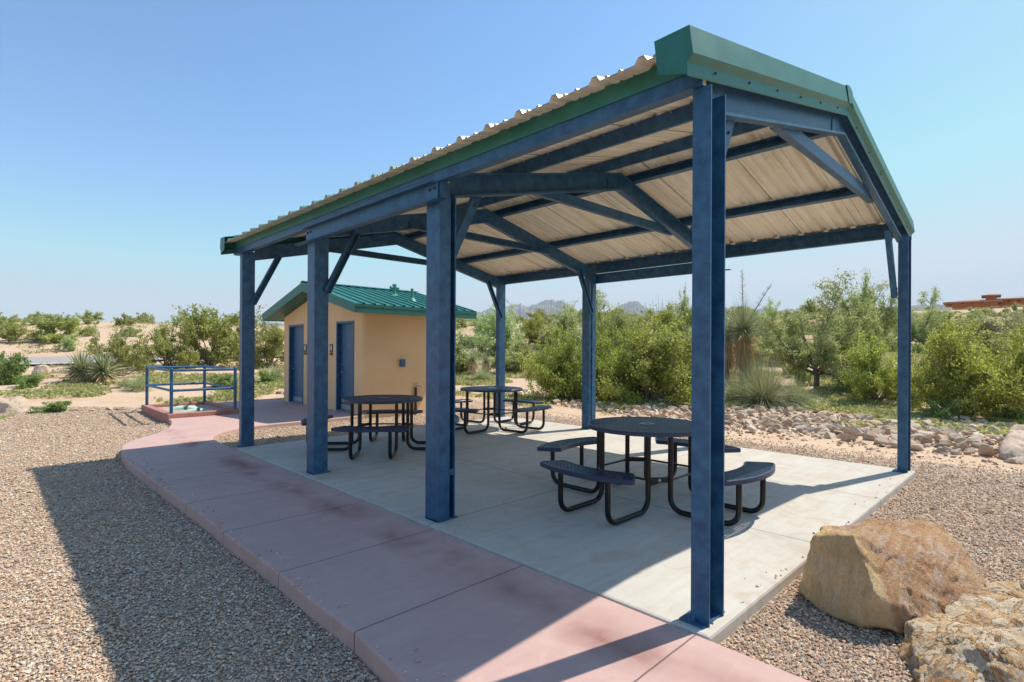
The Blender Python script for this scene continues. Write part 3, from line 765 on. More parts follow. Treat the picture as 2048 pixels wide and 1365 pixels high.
# ------------------------------------------------------------------ restroom building
def restroom():
    B = empty('restroom_building', (3.6, 10.45, 0), 0, 'small tan stucco restroom building with blue doors and green ribbed metal roof', 'restroom building')
    B.location = (0, 0, 0)
    X0, X1, Y0, Y1 = 3.60, 6.35, 10.45, 15.25; ZE = 2.55; YM = (10.0+15.7)/2; th = .2
    sl = (3.36-2.64)/(YM-10.0)
    zr = lambda y: 3.17-abs(y-YM)*sl-.02
    doors = [(10.90, 11.84), (13.86, 14.88)]; dz = 2.30
    m = MB()
    # south wall with a rounded corner, east and north walls, as one outline
    rc = .12; co_ = []
    for k in range(7):
        a = math.pi+k/6*math.pi/2; co_.append((X0+rc+rc*math.cos(a), Y0+rc+rc*math.sin(a)))
    def col_(pts, z0, z1s):
        n = len(pts); z1 = z1s if isinstance(z1s, list) else [z1s]*n
        m.add([(x, y, z0) for x, y in pts]+[(x, y, z) for (x, y), z in zip(pts, z1)],
              [tuple(range(n-1, -1, -1)), tuple(range(n, 2*n))]+[(i, (i+1) % n, (i+1) % n+n, i+n) for i in range(n)])
    base = -.14
    corner = co_+[(X0+.5, Y0), (X0+.5, Y0+th), (X0+th, Y0+th), (X0+th, doors[0][0]), (X0, doors[0][0])]
    zz = [zr(y) for x, y in corner]
    col_(corner, base, zz)
    col_([(X0+.5, Y0), (X1, Y0), (X1, Y0+th), (X0+.5, Y0+th)], base, [zr(Y0), zr(Y0), zr(Y0+th), zr(Y0+th)])
    col_([(X1-th, Y0+th), (X1, Y0+th), (X1, Y1), (X1-th, Y1)], base, 2.5)
    col_([(X0+th, Y1-th), (X1-th, Y1-th), (X1-th, Y1), (X0+th, Y1)], base, 2.5)
    col_([(X0, doors[0][1]), (X0+th, doors[0][1]), (X0+th, doors[1][0]), (X0, doors[1][0])], base, dz)
    col_([(X0, doors[1][1]), (X0+th, doors[1][1]), (X0+th, Y1), (X0, Y1)], base, dz)
    # gable piece over the doors
    pr = [(doors[0][0], dz), (Y1, dz), (Y1, zr(Y1)), (YM, zr(YM)), (doors[0][0], zr(doors[0][0]))]
    m.add([(X0, y, z) for y, z in pr]+[(X0+th, y, z) for y, z in pr],
          [(0,1,2,3,4), (9,8,7,6,5)]+[(i, (i+1) % 5, (i+1) % 5+5, i+5) for i in range(5)])
    m.build('wall', M['stucco'], B)
    # doors
    for i, (a, b) in enumerate(doors):
        d = MB(); d.box((X0+.115, a+.055, .02), (X0+.16, b-.055, dz-.05)); D = d.build('door', M['blue_door'], B)
        f = MB()
        f.box((X0-.012, a-.002, 0), (X0+.19, a+.05, dz+.004)); f.box((X0-.012, b-.05, 0), (X0+.19, b+.002, dz+.004)); f.box((X0-.010, a+.05, dz-.05), (X0+.188, b-.05, dz+.002))
        f.build('door_frame', M['blue'], D)
        h = MB(); yh = b-.13
        h.tube([(X0+.115, yh, 1.0), (X0+.06, yh, 1.0)], .013, 8); h.tube([(X0+.065, yh+.01, 1.0), (X0+.065, yh-.10, .995)], .010, 8)
        h.build('handle', M['steel'], D, True)
        h = MB(); h.tube([(X0+.115, yh, 1.19), (X0+.095, yh, 1.19)], .022, 10); h.build('lock', M['steel'], D, True)
        k = MB(); k.box((X0+.108, a+.06, .03), (X0+.114, b-.06, .16)); k.build('kick_plate', M['steel'], D)
        t_ = MB(); t_.box((X0+.0, a+.052, .0), (X0+.11, b-.052, .012)); t_.build('threshold', M['steel'], D)
    # pictogram signs
    for y in (12.12, 13.72):
        s = MB(); s.box((X0-.014, y-.085, 1.50), (X0-.001, y+.085, 1.72)); s.box((X0-.012, y-.085, 1.425), (X0-.001, y+.085, 1.49))
        S_ = s.build('restroom_sign', M['bolt'], B)
        q = MB()
        for o_ in (-.038, .038):
            q.extrude([(math.cos(t*math.pi/4)*.014, math.sin(t*math.pi/4)*.014) for t in range(8)], (X0-.0155, y+o_, 1.685), (0,1,0), (0,0,1), (-1,0,0), .002)
            if o_ < 0: pr = [(-.022,.055),(.022,.055),(.016,0),(.012,-.07),(-.012,-.07),(-.016,0)]
            else: pr = [(-.014,.055),(.014,.055),(.032,-.02),(.012,-.02),(.010,-.07),(-.010,-.07),(-.012,-.02),(-.032,-.02)]
            q.extrude(pr, (X0-.0155, y+o_, 1.61), (0,1,0), (0,0,1), (-1,0,0), .002)
        q.build('pictogram', M['white'], S_)
    # roof: ribbed panels down both slopes, rib direction along y
    xe0, xe1 = 3.12, 6.80
    for sgn in (-1, 1):
        m = MB(); xs, hs = [], []
        x = xe0
        while x < xe1:
            for a, h in ((0, 0), (.20, 0), (.222, .035), (.252, .035), (.274, 0)):
                if x+a <= xe1: xs.append(x+a); hs.append(h)
            x += .275
        n = len(xs); ye = 9.98 if sgn < 0 else 15.72
        zt = lambda y: 3.375-abs(y-YM)*sl
        vs = [(x, ye, zt(ye)+h) for x, h in zip(xs, hs)]+[(x, YM, zt(YM)+h) for x, h in zip(xs, hs)]
        m.add(vs, [(i, i+1, n+i+1, n+i) for i in range(n-1)])
        m.build('roof_panel', M['green_roof'], B)
    rcp = MB(); rcp.extrude([(-.16, -.16*sl), (0, 0), (.16, -.16*sl), (.16, -.16*sl+.006), (0, .007), (-.16, -.16*sl+.006)], (xe0, YM, 3.375+.042), (0,1,0), (0,0,1), (1,0,0), xe1-xe0)
    rcp.build('ridge_cap', M['green_roof'], B)
    # soffit and fascia
    so_ = MB()
    pr = [(10.03, 2.455), (YM, 3.175), (15.67, 2.455), (15.67, 2.475), (YM, 3.20), (10.03, 2.475)]
    so_.extrude(pr, (xe0+.03, 0, 0), (0,1,0), (0,0,1), (1,0,0), xe1-xe0-.06)
    so_.build('soffit', M['green'], B)
    fa = MB()
    for xg in (xe0-.004, xe1-.03):
        for s_ in (-1, 1):
            ye = YM+s_*(YM-9.975)
            fa.extrude([(ye, 3.365-abs(ye-YM)*sl-.205), (YM, 3.365-.235), (YM, 3.38), (ye, 3.38-abs(ye-YM)*sl)], (xg, 0, 0), (0,1,0), (0,0,1), (1,0,0), .03)
    for ye in (9.972, 15.70): fa.box((xe0+.027, ye, 2.44), (xe1-.031, ye+.028, 2.632))
    for ye in (9.964, 15.729): fa.box((xe0-.008, ye, 2.575), (xe1+.004, ye+.007, 2.645))
    fa.build('fascia', M['green'], B)
    # vents on the near slope
    zt = lambda y: 3.375-abs(y-YM)*sl
    v = MB(); c = (5.35, 10.98); v.tube([(*c, zt(10.98)-.02), (*c, zt(10.98)+.34)], .04, 12); v.tube([(*c, zt(10.98)-.02), (*c, zt(10.98)+.05), (*c, zt(10.98)+.09)], [.13, .085, .045], 14); v.build('vent_pipe', M['pvc'], B, True)
    v = MB(); c = (5.28, 11.75); z = zt(11.75); v.tube([(*c, z-.02), (*c, z+.26)], .045, 12); v.tube([(*c, z-.02), (*c, z+.05)], [.15, .06], 14)
    v.tube([(c[0]-.13, c[1], z+.22), (c[0]+.13, c[1], z+.22)], .05, 10); v.tube([(*c, z+.2), (*c, z+.32)], .06, 10); v.build('vent_cowl', M['pvc'], B, True)
    # electric box and hose bib on the near wall
    e = MB(); e.box((4.62, Y0-.07, 1.15), (4.74, Y0-.001, 1.33)); e.box((4.61, Y0-.08, 1.14), (4.75, Y0-.072, 1.34)); e.build('electric_box', M['blue_door'], B, False, .006)
    t_ = MB(); t_.tube([(5.08, Y0-.06, -.13), (5.08, Y0-.06, .60)], .035, 10); P_ = t_.build('water_pipe', M['brown_pipe'], B, True)
    t_ = MB(); t_.tube([(5.08, Y0-.06, .60), (5.08, Y0-.06, .68)], .018, 8); t_.tube([(5.08, Y0-.06, .64), (5.16, Y0-.12, .64), (5.19, Y0-.14, .59)], .016, 8)
    t_.tube([(5.02, Y0-.06, .70), (5.14, Y0-.06, .70)], .012, 8); t_.build('faucet', M['steel'], P_, True)
restroom()

# ------------------------------------------------------------------ fenced pipe bed by the patio
def rail():
    G = empty('guard_rail', (0, 0, 0), 0, 'square blue pipe railing around the pipe bed left of the shelter', 'railing')
    c = [(.10, 12.86), (1.46, 12.86), (1.46, 15.42), (.10, 15.42)]; zc = .1; zt = 1.10
    for x, y in c:
        m = MB(); m.tube([(x, y, zc-.01), (x, y, zt+.02)], .036, 12); m.tube([(x, y, zt+.015), (x, y, zt+.035)], [.036, .02], 12); m.build('post', M['blue'], G, True)
    for z in (zt-.02, .62):
        for i in range(4):
            a, b = c[i], c[(i+1) % 4]; m = MB(); m.tube([(*a, z), (*b, z)], .030, 12)
            m.build('top_rail' if z > 1 else 'mid_rail', M['blue'], G, True)
    K = MB(); x0, x1, y0, y1 = .0, 1.62, 12.76, 15.55; w = .17
    K.box((x0, y0, -.2), (x1, y0+w, .10)); K.box((x0, y1-w, -.2), (x1, y1, .10)); K.box((x0, y0+w, -.2), (x0+w, y1-w, .10)); K.box((x1-w, y0+w, -.2), (x1, y1-w, .10))
    k = K.build('concrete_curb', M['curb'], None, False, .015); tag(k, 'low red concrete curb framing the gravel pipe bed under the railing', 'curb')
    g = MB(); g.box((x0+w, y0+w, -.1), (x1-w, y1-w, .02)); g = g.build('gravel_fill', M['ground_gravel'], None); g['kind'] = 'structure'
    for i, (ya, yb, yy, lb) in enumerate(((.35, 1.2, 13.5, 'pale green pipe arching out of the pipe bed gravel, nearest the walkway'), (.28, 1.15, 14.5, 'pale green pipe arching out of the pipe bed gravel, farthest from the walkway'))):
        m = MB(); P = [(ya+(yb-ya)*t, yy, -.055+.105*math.sin(math.pi*t)) for t in np.linspace(0, 1, 12)]; m.tube(P, .07, 12)
        o = m.build('pipe', M['mint'], None, True); tag(o, lb, 'pipe', 'mint green pipes in the gravel bed')
        b = MB(); q = P[6]; b.tube([(q[0]-.03, q[1], q[2]), (q[0]+.03, q[1], q[2])], .078, 12); b.build('coupling', M['grey_ring'], o, True)
def gravel_plain():
    t = NT('bed_gravel'); P = t.geo().outputs['Position']; vc = t.voro(P, 46, 'F1', 'Color'); vd = t.voro(P, 46)
    sp = t.n('ShaderNodeSeparateColor'); t.l(vc, sp.inputs[0])
    g = t.ramp(sp.outputs[0], [(0, (.22,.16,.13)), (.3, (.44,.34,.27)), (.6, (.54,.42,.33)), (1, (.62,.52,.43))])
    return t.pbr(g, .9, 0, t.bump(vd, .8, .015), .2)
M['ground_gravel'] = gravel_plain()
rail()

# ------------------------------------------------------------------ loose pebbles near the camera
def pebbles():
    rng = np.random.default_rng(5)
    N = 520000
    # density falls with distance
    d = 1.2+17.5*rng.random(N)**1.6; b = np.radians(rng.uniform(-52, 56, N))
    x = CX+d*(np.sin(b)*lat.x+np.cos(b)*dep.x); y = CY+d*(np.sin(b)*lat.y+np.cos(b)*dep.y)
    ok = inpoly(x, y, [(p[0], p[1]) for p in GR]) & ~inpoly(x, y, WALK) & ~((x > -.11) & (x < 5.97) & (y > -.06) & (y < 7.9))
    thin = np.clip((x-6.0)/1.4, 0, 1); ok &= rng.random(N) > thin*.8
    cl = np.array([noise.noise(Vector((a*1.3, c*1.3, 3.1))) for a, c in zip(x, y)])
    ok &= ~((x < -1.4) & (rng.random(N) < np.clip((cl-.25)*3, 0, .6)))
    x, y, d = x[ok], y[ok], d[ok]
    m1 = 230; ex = -1.50+.16*rng.random(m1)**2.5+.0*rng.random(m1); ey = rng.uniform(-.5, 8.2, m1)      # strays kicked onto the paving
    m2 = 45; fx = rng.uniform(-.05, 5.9, m2); fy = -.03+.22*rng.random(m2)**3
    sx1 = np.concatenate([ex, fx]); sy1 = np.concatenate([ey, fy]); gx = len(x)
    x = np.concatenate([x, sx1]); y = np.concatenate([y, sy1]); d = np.concatenate([d, np.hypot(sx1-CX, sy1-CY)]); n = len(x)
    zb_ = Hn(x, y)+.004; zb_[gx:] = .001
    s = .0042+.0066*rng.random(n)**2.0; s[rng.random(n) < .006] *= 1.9; s *= np.clip(.8+.06*d, 1, 1.75)
    base = np.array([(1,0,0),(-1,0,0),(0,1,0),(0,-1,0),(0,0,1),(0,0,-1)], float)
    tri = np.array([(0,2,4),(2,1,4),(1,3,4),(3,0,4),(2,0,5),(1,2,5),(3,1,5),(0,3,5)])
    V = np.repeat(base[None], n, 0)*(.75+.5*rng.random((n, 6, 1)))
    V[:, :4, 2] += rng.uniform(-.35, .35, (n, 4))
    V *= np.stack([s*(1+.5*rng.random(n)), s, s*(.55+.4*rng.random(n))], -1)[:, None]
    a = rng.uniform(0, 6.28, n); c, q = np.cos(a)[:, None], np.sin(a)[:, None]
    X = V[..., 0]*c-V[..., 1]*q; Y = V[..., 0]*q+V[..., 1]*c
    # slight tilt
    tl = rng.uniform(-.5, .5, n)[:, None]; Z = V[..., 2]+X*tl
    P = np.stack([X+x[:, None], Y+y[:, None], Z+(zb_+s*.42)[:, None]], -1)
    F = (np.arange(n)[:, None, None]*6+tri[None]).reshape(-1, 3)
    o = link('gravel', np_mesh('gravel', P.reshape(-1, 3), F, M['pebble'])); tag(o, 'loose tan and grey gravel spread around the walkway', 'gravel', None, 'stuff')
pebbles()

# ------------------------------------------------------------------ rocks and boulders
def hull_mesh(pts, name, mat, vox=.03, amp=.02, fr=6, seed=0, extra=None, smooth=True, crack=0):
    groups = [pts]+(extra or [])
    bm = bmesh.new()
    for g in groups:
        vs = [bm.verts.new(p) for p in g]
        r = bmesh.ops.convex_hull(bm, input=vs)
        dl = [e for e in r['geom_interior']+r['geom_unused'] if isinstance(e, bmesh.types.BMVert) and e.is_valid]
        if dl: bmesh.ops.delete(bm, geom=list(set(dl)), context='VERTS')
    me = bpy.data.meshes.new(name); bm.to_mesh(me); bm.free()
    o = bpy.data.objects.new('tmp', me); COL.objects.link(o)
    rm = o.modifiers.new('r', 'REMESH'); rm.mode = 'VOXEL'; rm.voxel_size = vox
    dg = bpy.context.evaluated_depsgraph_get(); me2 = bpy.data.meshes.new_from_object(o.evaluated_get(dg))
    bpy.data.objects.remove(o)
    n = len(me2.vertices); co_ = np.zeros(n*3); me2.vertices.foreach_get('co', co_); co_ = co_.reshape(-1, 3)
    me2.vertices.foreach_get
    nr = np.zeros(n*3); me2.vertex_normals.foreach_get('vector', nr); nr = nr.reshape(-1, 3)
    for i in range(n):
        p = Vector(co_[i])*fr+Vector((seed*7.1, seed*3.3, 0))
        v = noise.fractal(p, .9, 2.1, 6)*amp
        v += (noise.cell(p*.8+Vector((noise.noise(p*1.3)*1.6,)*3))-.5)*amp*.7
        if crack: v -= max(0, .12-abs(noise.noise(p*.45)))*crack
        co_[i] += nr[i]*v
    me2.vertices.foreach_set('co', co_.ravel()); me2.materials.clear(); me2.materials.append(mat)
    me2.polygons.foreach_set('use_smooth', [smooth]*len(me2.polygons)); me2.update(); me2.name = name
    return me2
def W_(lst): return [pd(*p) for p in lst]
b1 = W_([(1592,1182,4.16),(1628,1072,4.12),(1642,1056,4.25),(1700,1056,4.35),(1738,1040,4.75),(1860,1036,5.05),(1890,1052,5.0),(1938,1102,4.8),
         (1980,1165,4.6),(1640,1225,3.98),(1700,1248,3.88),(1800,1270,3.84),(1752,1190,3.80),(1708,1070,4.00),(1960,1240,4.35),(1900,1262,4.05)])
b1 += [Vector((1.58,-.32,-.3)),Vector((1.40,-.80,-.3)),Vector((2.4,-.9,-.3)),Vector((2.3,-.3,-.3)),Vector((1.75,-.14,-.3)),Vector((1.8,-.14,.0)),Vector((2.45,-.45,.1))]
me = hull_mesh(b1, 'boulder', M['boulder_a'], .015, .014, 5.0, 1, None, True)
tag(link('boulder', me), 'large ochre and brown boulder with flat faces beside the slab corner', 'boulder', 'landscape boulders')
def base_(h, z=-.3): return h+[Vector((p.x, p.y, z)) for p in h]
c1 = base_(W_([(1814,1243,3.85),(1850,1230,4.0),(1950,1233,4.05),(2048,1240,4.1),(2160,1250,4.2),(1872,1300,3.52),(1838,1368,3.30),(1960,1292,3.50),(2160,1325,3.55),(1842,1420,3.22),(2200,1440,3.3)]))
c2 = base_(W_([(1790,1318,3.62),(1808,1248,3.84),(1880,1298,3.62),(1832,1348,3.50),(1868,1262,3.9)]))
c3 = base_(W_([(1880,1210,4.1),(1935,1193,4.3),(1985,1160,4.5),(2048,1166,4.55),(2150,1172,4.6),(1900,1240,4.0),(2150,1262,4.1),(2048,1250,4.05)]))
c4 = W_([(1862,1232,4.02),(1935,1200,4.18),(2042,1226,4.15),(2050,1246,3.98),(1985,1240,3.94),(1900,1250,4.0)])
me = hull_mesh(c1, 'boulder', M['boulder_b'], .014, .020, 5.5, 4, [c2, c3, c4], True, .05)
tag(link('boulder', me), 'rough banded tan boulder with swirling veins in the bottom right foreground', 'boulder', 'landscape boulders')
b3 = W_([(1988,918,11.6),(1992,895,11.7),(2012,865,12.0),(2025,848,12.6),(2060,845,12.8),(2130,850,12.8),(2010,930,11.1),(2100,938,11.0),(2180,930,11.5)])
b3 += [Vector((p.x, p.y, -.4)) for p in b3]
me = hull_mesh(b3, 'boulder', M['boulder_c'], .05, .05, 1.8, 7, None, True)
tag(link('boulder', me), 'pale tan boulder at the right edge beside the rubble strip', 'boulder', 'landscape boulders')
def small_boulder(px, py, wpx, hpx, label, mat, seed, flat=1.0, name='boulder'):
    p = at(px, py); s = mpp(p); rnd = random.Random(seed); w = wpx*s/2; h = hpx*s
    pts = []
    for i in range(16):
        a = rnd.uniform(0, 6.28); e = rnd.uniform(-.2, 1); r = math.sqrt(max(0, 1-e*e))
        pts.append(Vector((math.cos(a)*r*w, math.sin(a)*r*w*.8, e*h)))
    m_ = hull_mesh(pts, name, mat, max(.03, w/18), w*.06, 1.5/w, seed)
    o = link(name, m_); o.location = p+dep*w*.6; tag(o, label, 'boulder', 'landscape boulders'); return o
small_boulder(262, 742, 44, 30, 'grey lichen covered boulder behind the pipe railing, under the left creosote bush', M['boulder_c'], 11)
small_boulder(12, 826, 58, 34, 'low pale flat boulder at the left edge beside the gravel', M['boulder_c'], 12)
small_boulder(75, 752, 34, 26, 'pale sunlit boulder beside the shrub at the left edge', M['boulder_c'], 13)
small_boulder(1640, 668, 60, 34, 'brown rock outcrop behind the mesquite tree on the right hillside', M['outcrop'], 14)
small_boulder(1708, 650, 44, 34, 'dark grey rock outcrop rising behind the mesquite tree', M['riprap'], 15)
small_boulder(1762, 646, 34, 30, 'dark jagged rock just left of the far right column', M['riprap'], 16)
small_boulder(1828, 650, 30, 26, 'dark grey rock showing just right of the far right column', M['riprap'], 17)

# rubble strip: rock prototypes shared by many individual rocks
def rock_proto(seed):
    rnd = random.Random(seed); pts = []
    for i in range(rnd.randint(9, 14)):
        v = Vector((rnd.gauss(0, 1), rnd.gauss(0, 1), rnd.gauss(0, 1))).normalized()
        v = Vector((v.x*rnd.uniform(.8, 1.1), v.y*rnd.uniform(.6, .8), v.z*rnd.uniform(.55, .8))); pts.append(v)
    bm = bmesh.new(); vs = [bm.verts.new(p) for p in pts]; r = bmesh.ops.convex_hull(bm, input=vs)
    dl = [e for e in r['geom_interior']+r['geom_unused'] if isinstance(e, bmesh.types.BMVert) and e.is_valid]
    if dl: bmesh.ops.delete(bm, geom=list(set(dl)), context='VERTS')
    bmesh.ops.bevel(bm, geom=list(bm.edges), offset=.06, segments=1, affect='EDGES')
    bmesh.ops.triangulate(bm, faces=bm.faces); bmesh.ops.subdivide_edges(bm, edges=bm.edges, cuts=1, use_grid_fill=True)
    for v in bm.verts: v.co += v.co.normalized()*noise.noise(v.co*3+Vector((seed, 0, 0)))*.06
    me = bpy.data.meshes.new('rubble_rock'); bm.to_mesh(me); bm.free(); me.materials.append(M['riprap']); return me
RP = [rock_proto(100+i) for i in range(12)]
def rubble():
    rnd = random.Random(9)
    near = [(1000,792),(1060,800),(1120,812),(1190,824),(1290,838),(1400,852),(1450,862),(1540,868),(1620,876),(1700,886),(1790,900),(1880,908),(1960,915),(2060,935)]
    far = [(1000,780),(1060,786),(1120,792),(1190,797),(1290,802),(1400,808),(1450,812),(1540,817),(1620,825),(1700,832),(1790,836),(1880,842),(1960,846),(2060,850)]
    N = [at(*p) for p in near]; F = [at(*p) for p in far]
    cand = []
    for t in range(7000):
        u = rnd.random()*(len(N)-1); i = int(u); f = u-i; v = rnd.random()
        a = N[i].lerp(N[i+1], f); b = F[i].lerp(F[i+1], f); p = a.lerp(b, v)
        s = rnd.uniform(.055, .115) if rnd.random() < .78 else rnd.uniform(.115, .19)
        edge = min(v, 1-v)
        if edge < .12 and rnd.random() < .5: continue
        cand.append((p, s))
    cand.sort(key=lambda c: -c[1]); keep = []
    for p, s in cand:
        if all((p.x-q.x)**2+(p.y-q.y)**2 > (.70*(s+t))**2 for q, t in keep): keep.append((p, s))
    keep.sort(key=lambda c: -c[1]/mpp(c[0]))
    big, rest = keep[:290], keep[290:]
    zones = [(-1, 1180, 'angular pale rubble rock in the strip left of the far middle column'), (1180, 1450, 'angular pale rubble rock in the strip behind the nearest table'),
             (1450, 1800, 'angular pale rubble rock in the strip between the nearest column and the right corner column'), (1800, 9999, 'angular pale rubble rock in the strip right of the right corner column')]
    for i, (p, s) in enumerate(big):
        o = link('rubble_rock', RP[i % 12]); q = rnd.uniform(.85, 1.15)
        o.scale = (s*q, s/q, s*rnd.uniform(.85, 1.1)); o.rotation_euler = (rnd.uniform(-.35, .35), rnd.uniform(-.35, .35), rnd.uniform(0, 6.28))
        o.location = (p.x, p.y, H(p.x, p.y)+s*rnd.uniform(.1, .4))
        d = p-Vector((CX, CY, CZ)); px = 1024+FPX*d.dot(rgt)/d.dot(fwd)
        py = PPY-FPX*d.dot(U)/d.dot(fwd); k = sum(px >= q_ for q_ in (1080, 1180, 1300, 1450, 1560, 1690, 1792, 1870, 1940))
        j = float(np.interp(px, [q_[0] for q_ in near], [q_[1] for q_ in near])); j0 = float(np.interp(px, [q_[0] for q_ in far], [q_[1] for q_ in far]))
        v = (py-j0)/(j-j0); dpt = 'near edge' if v > .62 else ('middle' if v > .3 else 'far edge')
        where = ['behind the far corner table', 'left of the far middle column', 'right of the far middle column', 'behind the nearest table',
                 'just right of the nearest column', 'in front of the mesquite tree', 'just left of the right corner column', 'just right of the right corner column', 'below the largest yellow shrub', 'beside the pale boulder'][k]
        lb = ('large' if s > .115 else 'small')+' rock, '+dpt+' of rubble strip, '+where
        tag(o, lb, 'rock', 'rubble rocks in the strip behind the shelter')
    # small filler stones
    V, Fc = [], []
    for k in range(2600):
        u = rnd.random()*(len(N)-1); i = int(u); f = u-i; v = rnd.uniform(-.12, 1.12)
        p = N[i].lerp(N[i+1], f).lerp(F[i].lerp(F[i+1], f), v); rest.append((p, rnd.uniform(.02, .06)))
    for k, (p, s) in enumerate(rest):
        me = RP[k % 12]
        if k < 40 or True:
            a = rnd.uniform(0, 6.28); c, q = math.cos(a)*s, math.sin(a)*s; z = H(p.x, p.y)+s*.3; n = len(V)
            if not hasattr(rubble, 'cache'): rubble.cache = {}
            if k % 12 not in rubble.cache:
                bm = bmesh.new(); pts = [bm.verts.new(v.co) for v in list(me.vertices)[::9][:14]]
                bmesh.ops.convex_hull(bm, input=pts); bmesh.ops.triangulate(bm, faces=bm.faces); bm.verts.index_update()
                rubble.cache[k % 12] = ([v.co.copy() for v in bm.verts], [[v.index for v in f_.verts] for f_ in bm.faces]); bm.free()
            vs, fs = rubble.cache[k % 12]
            V += [(p.x+v.x*c-v.y*q, p.y+v.x*q+v.y*c, z+v.z*s) for v in vs]; Fc += [tuple(n+j for j in f_) for f_ in fs]
    me = bpy.data.meshes.new('small_stones'); me.from_pydata(V, [], Fc); me.materials.append(M['pebble'])
    tag(link('small_stones', me), 'small stones filling the rubble strip behind the shelter', 'stones', None, 'stuff')
rubble()
# a few edging stones along the left end of the gravel
rnd = random.Random(3)
for i, (px, py, s) in enumerate([(48,822,.16),(66,824,.13),(92,823,.15),(150,822,.12),(185,823,.10),(218,820,.14),(242,820,.20),(268,822,.15),(283,818,.12),(352,800,.12),(365,795,.14)]):
    p = at(px, py); o = link('edging_stone', RP[i]); o.scale = (s, s*.8, s*.6); o.rotation_euler = (0, 0, i); o.location = (p.x, p.y, p.z+s*.15)
    tag(o, 'small stone edging the gravel left of the pipe railing', 'rock', 'edging stones along the left end of the gravel')
for i, (px, py, s) in enumerate([(938,690,.16),(950,694,.2),(968,688,.22),(982,683,.28),(996,693,.2),(1012,690,.18),(925,688,.2),(1030,692,.2),(560,775,.2),(580,778,.2),(905,700,.2),(1050,688,.2),(975,700,.14)]):
    p = at(px, py+12); o = link('field_stone', RP[(i+5) % 12]); o.scale = (s*1.5, s, s*.8); o.rotation_euler = (0, 0, i*1.3); o.location = (p.x, p.y, p.z+s*.2)
    tag(o, 'pale stone scattered on the sandy ground beyond the restroom', 'rock', 'stones on the sand beyond the restroom')

# ------------------------------------------------------------------ plants
def tubes_np(segs, n=4):
    """segs: list of (points, radii)"""
    V, F = [], []
    for pts, rad in segs:
        pts = [Vector(p) for p in pts]; N = len(V); up = None
        for i, p in enumerate(pts):
            t = (pts[min(i+1, len(pts)-1)]-pts[max(i-1, 0)])
            t = t.normalized() if t.length > 1e-9 else Vector((0, 0, 1))
            up = t.orthogonal().normalized() if up is None else (up-t*up.dot(t)).normalized()
            b = t.cross(up)
            for k in range(n):
                a = 2*math.pi*k/n; q = p+(up*math.cos(a)+b*math.sin(a))*rad[i]; V.append((q.x, q.y, q.z))
        for i in range(len(pts)-1):
            for k in range(n): F.append((N+i*n+k, N+i*n+(k+1) % n, N+(i+1)*n+(k+1) % n, N+(i+1)*n+k))
    return V, F
def leaves_np(C, size, rng, elong=1.8, droop=0):
    n = len(C); d = rng.normal(size=(n, 3)); d[:, 2] -= droop; d /= np.linalg.norm(d, axis=1)[:, None]
    e = rng.normal(size=(n, 3)); e -= (e*d).sum(1)[:, None]*d; e /= np.linalg.norm(e, axis=1)[:, None]
    s = size*(.6+.8*rng.random(n))[:, None]
    A = C-d*s*elong*.5; B = C+e*s*.5; D = C+d*s*elong*.5; E_ = C-e*s*.5
    V = np.stack([A, B, D, E_], 1).reshape(-1, 3); F = np.arange(4*n).reshape(-1, 4); return V, F
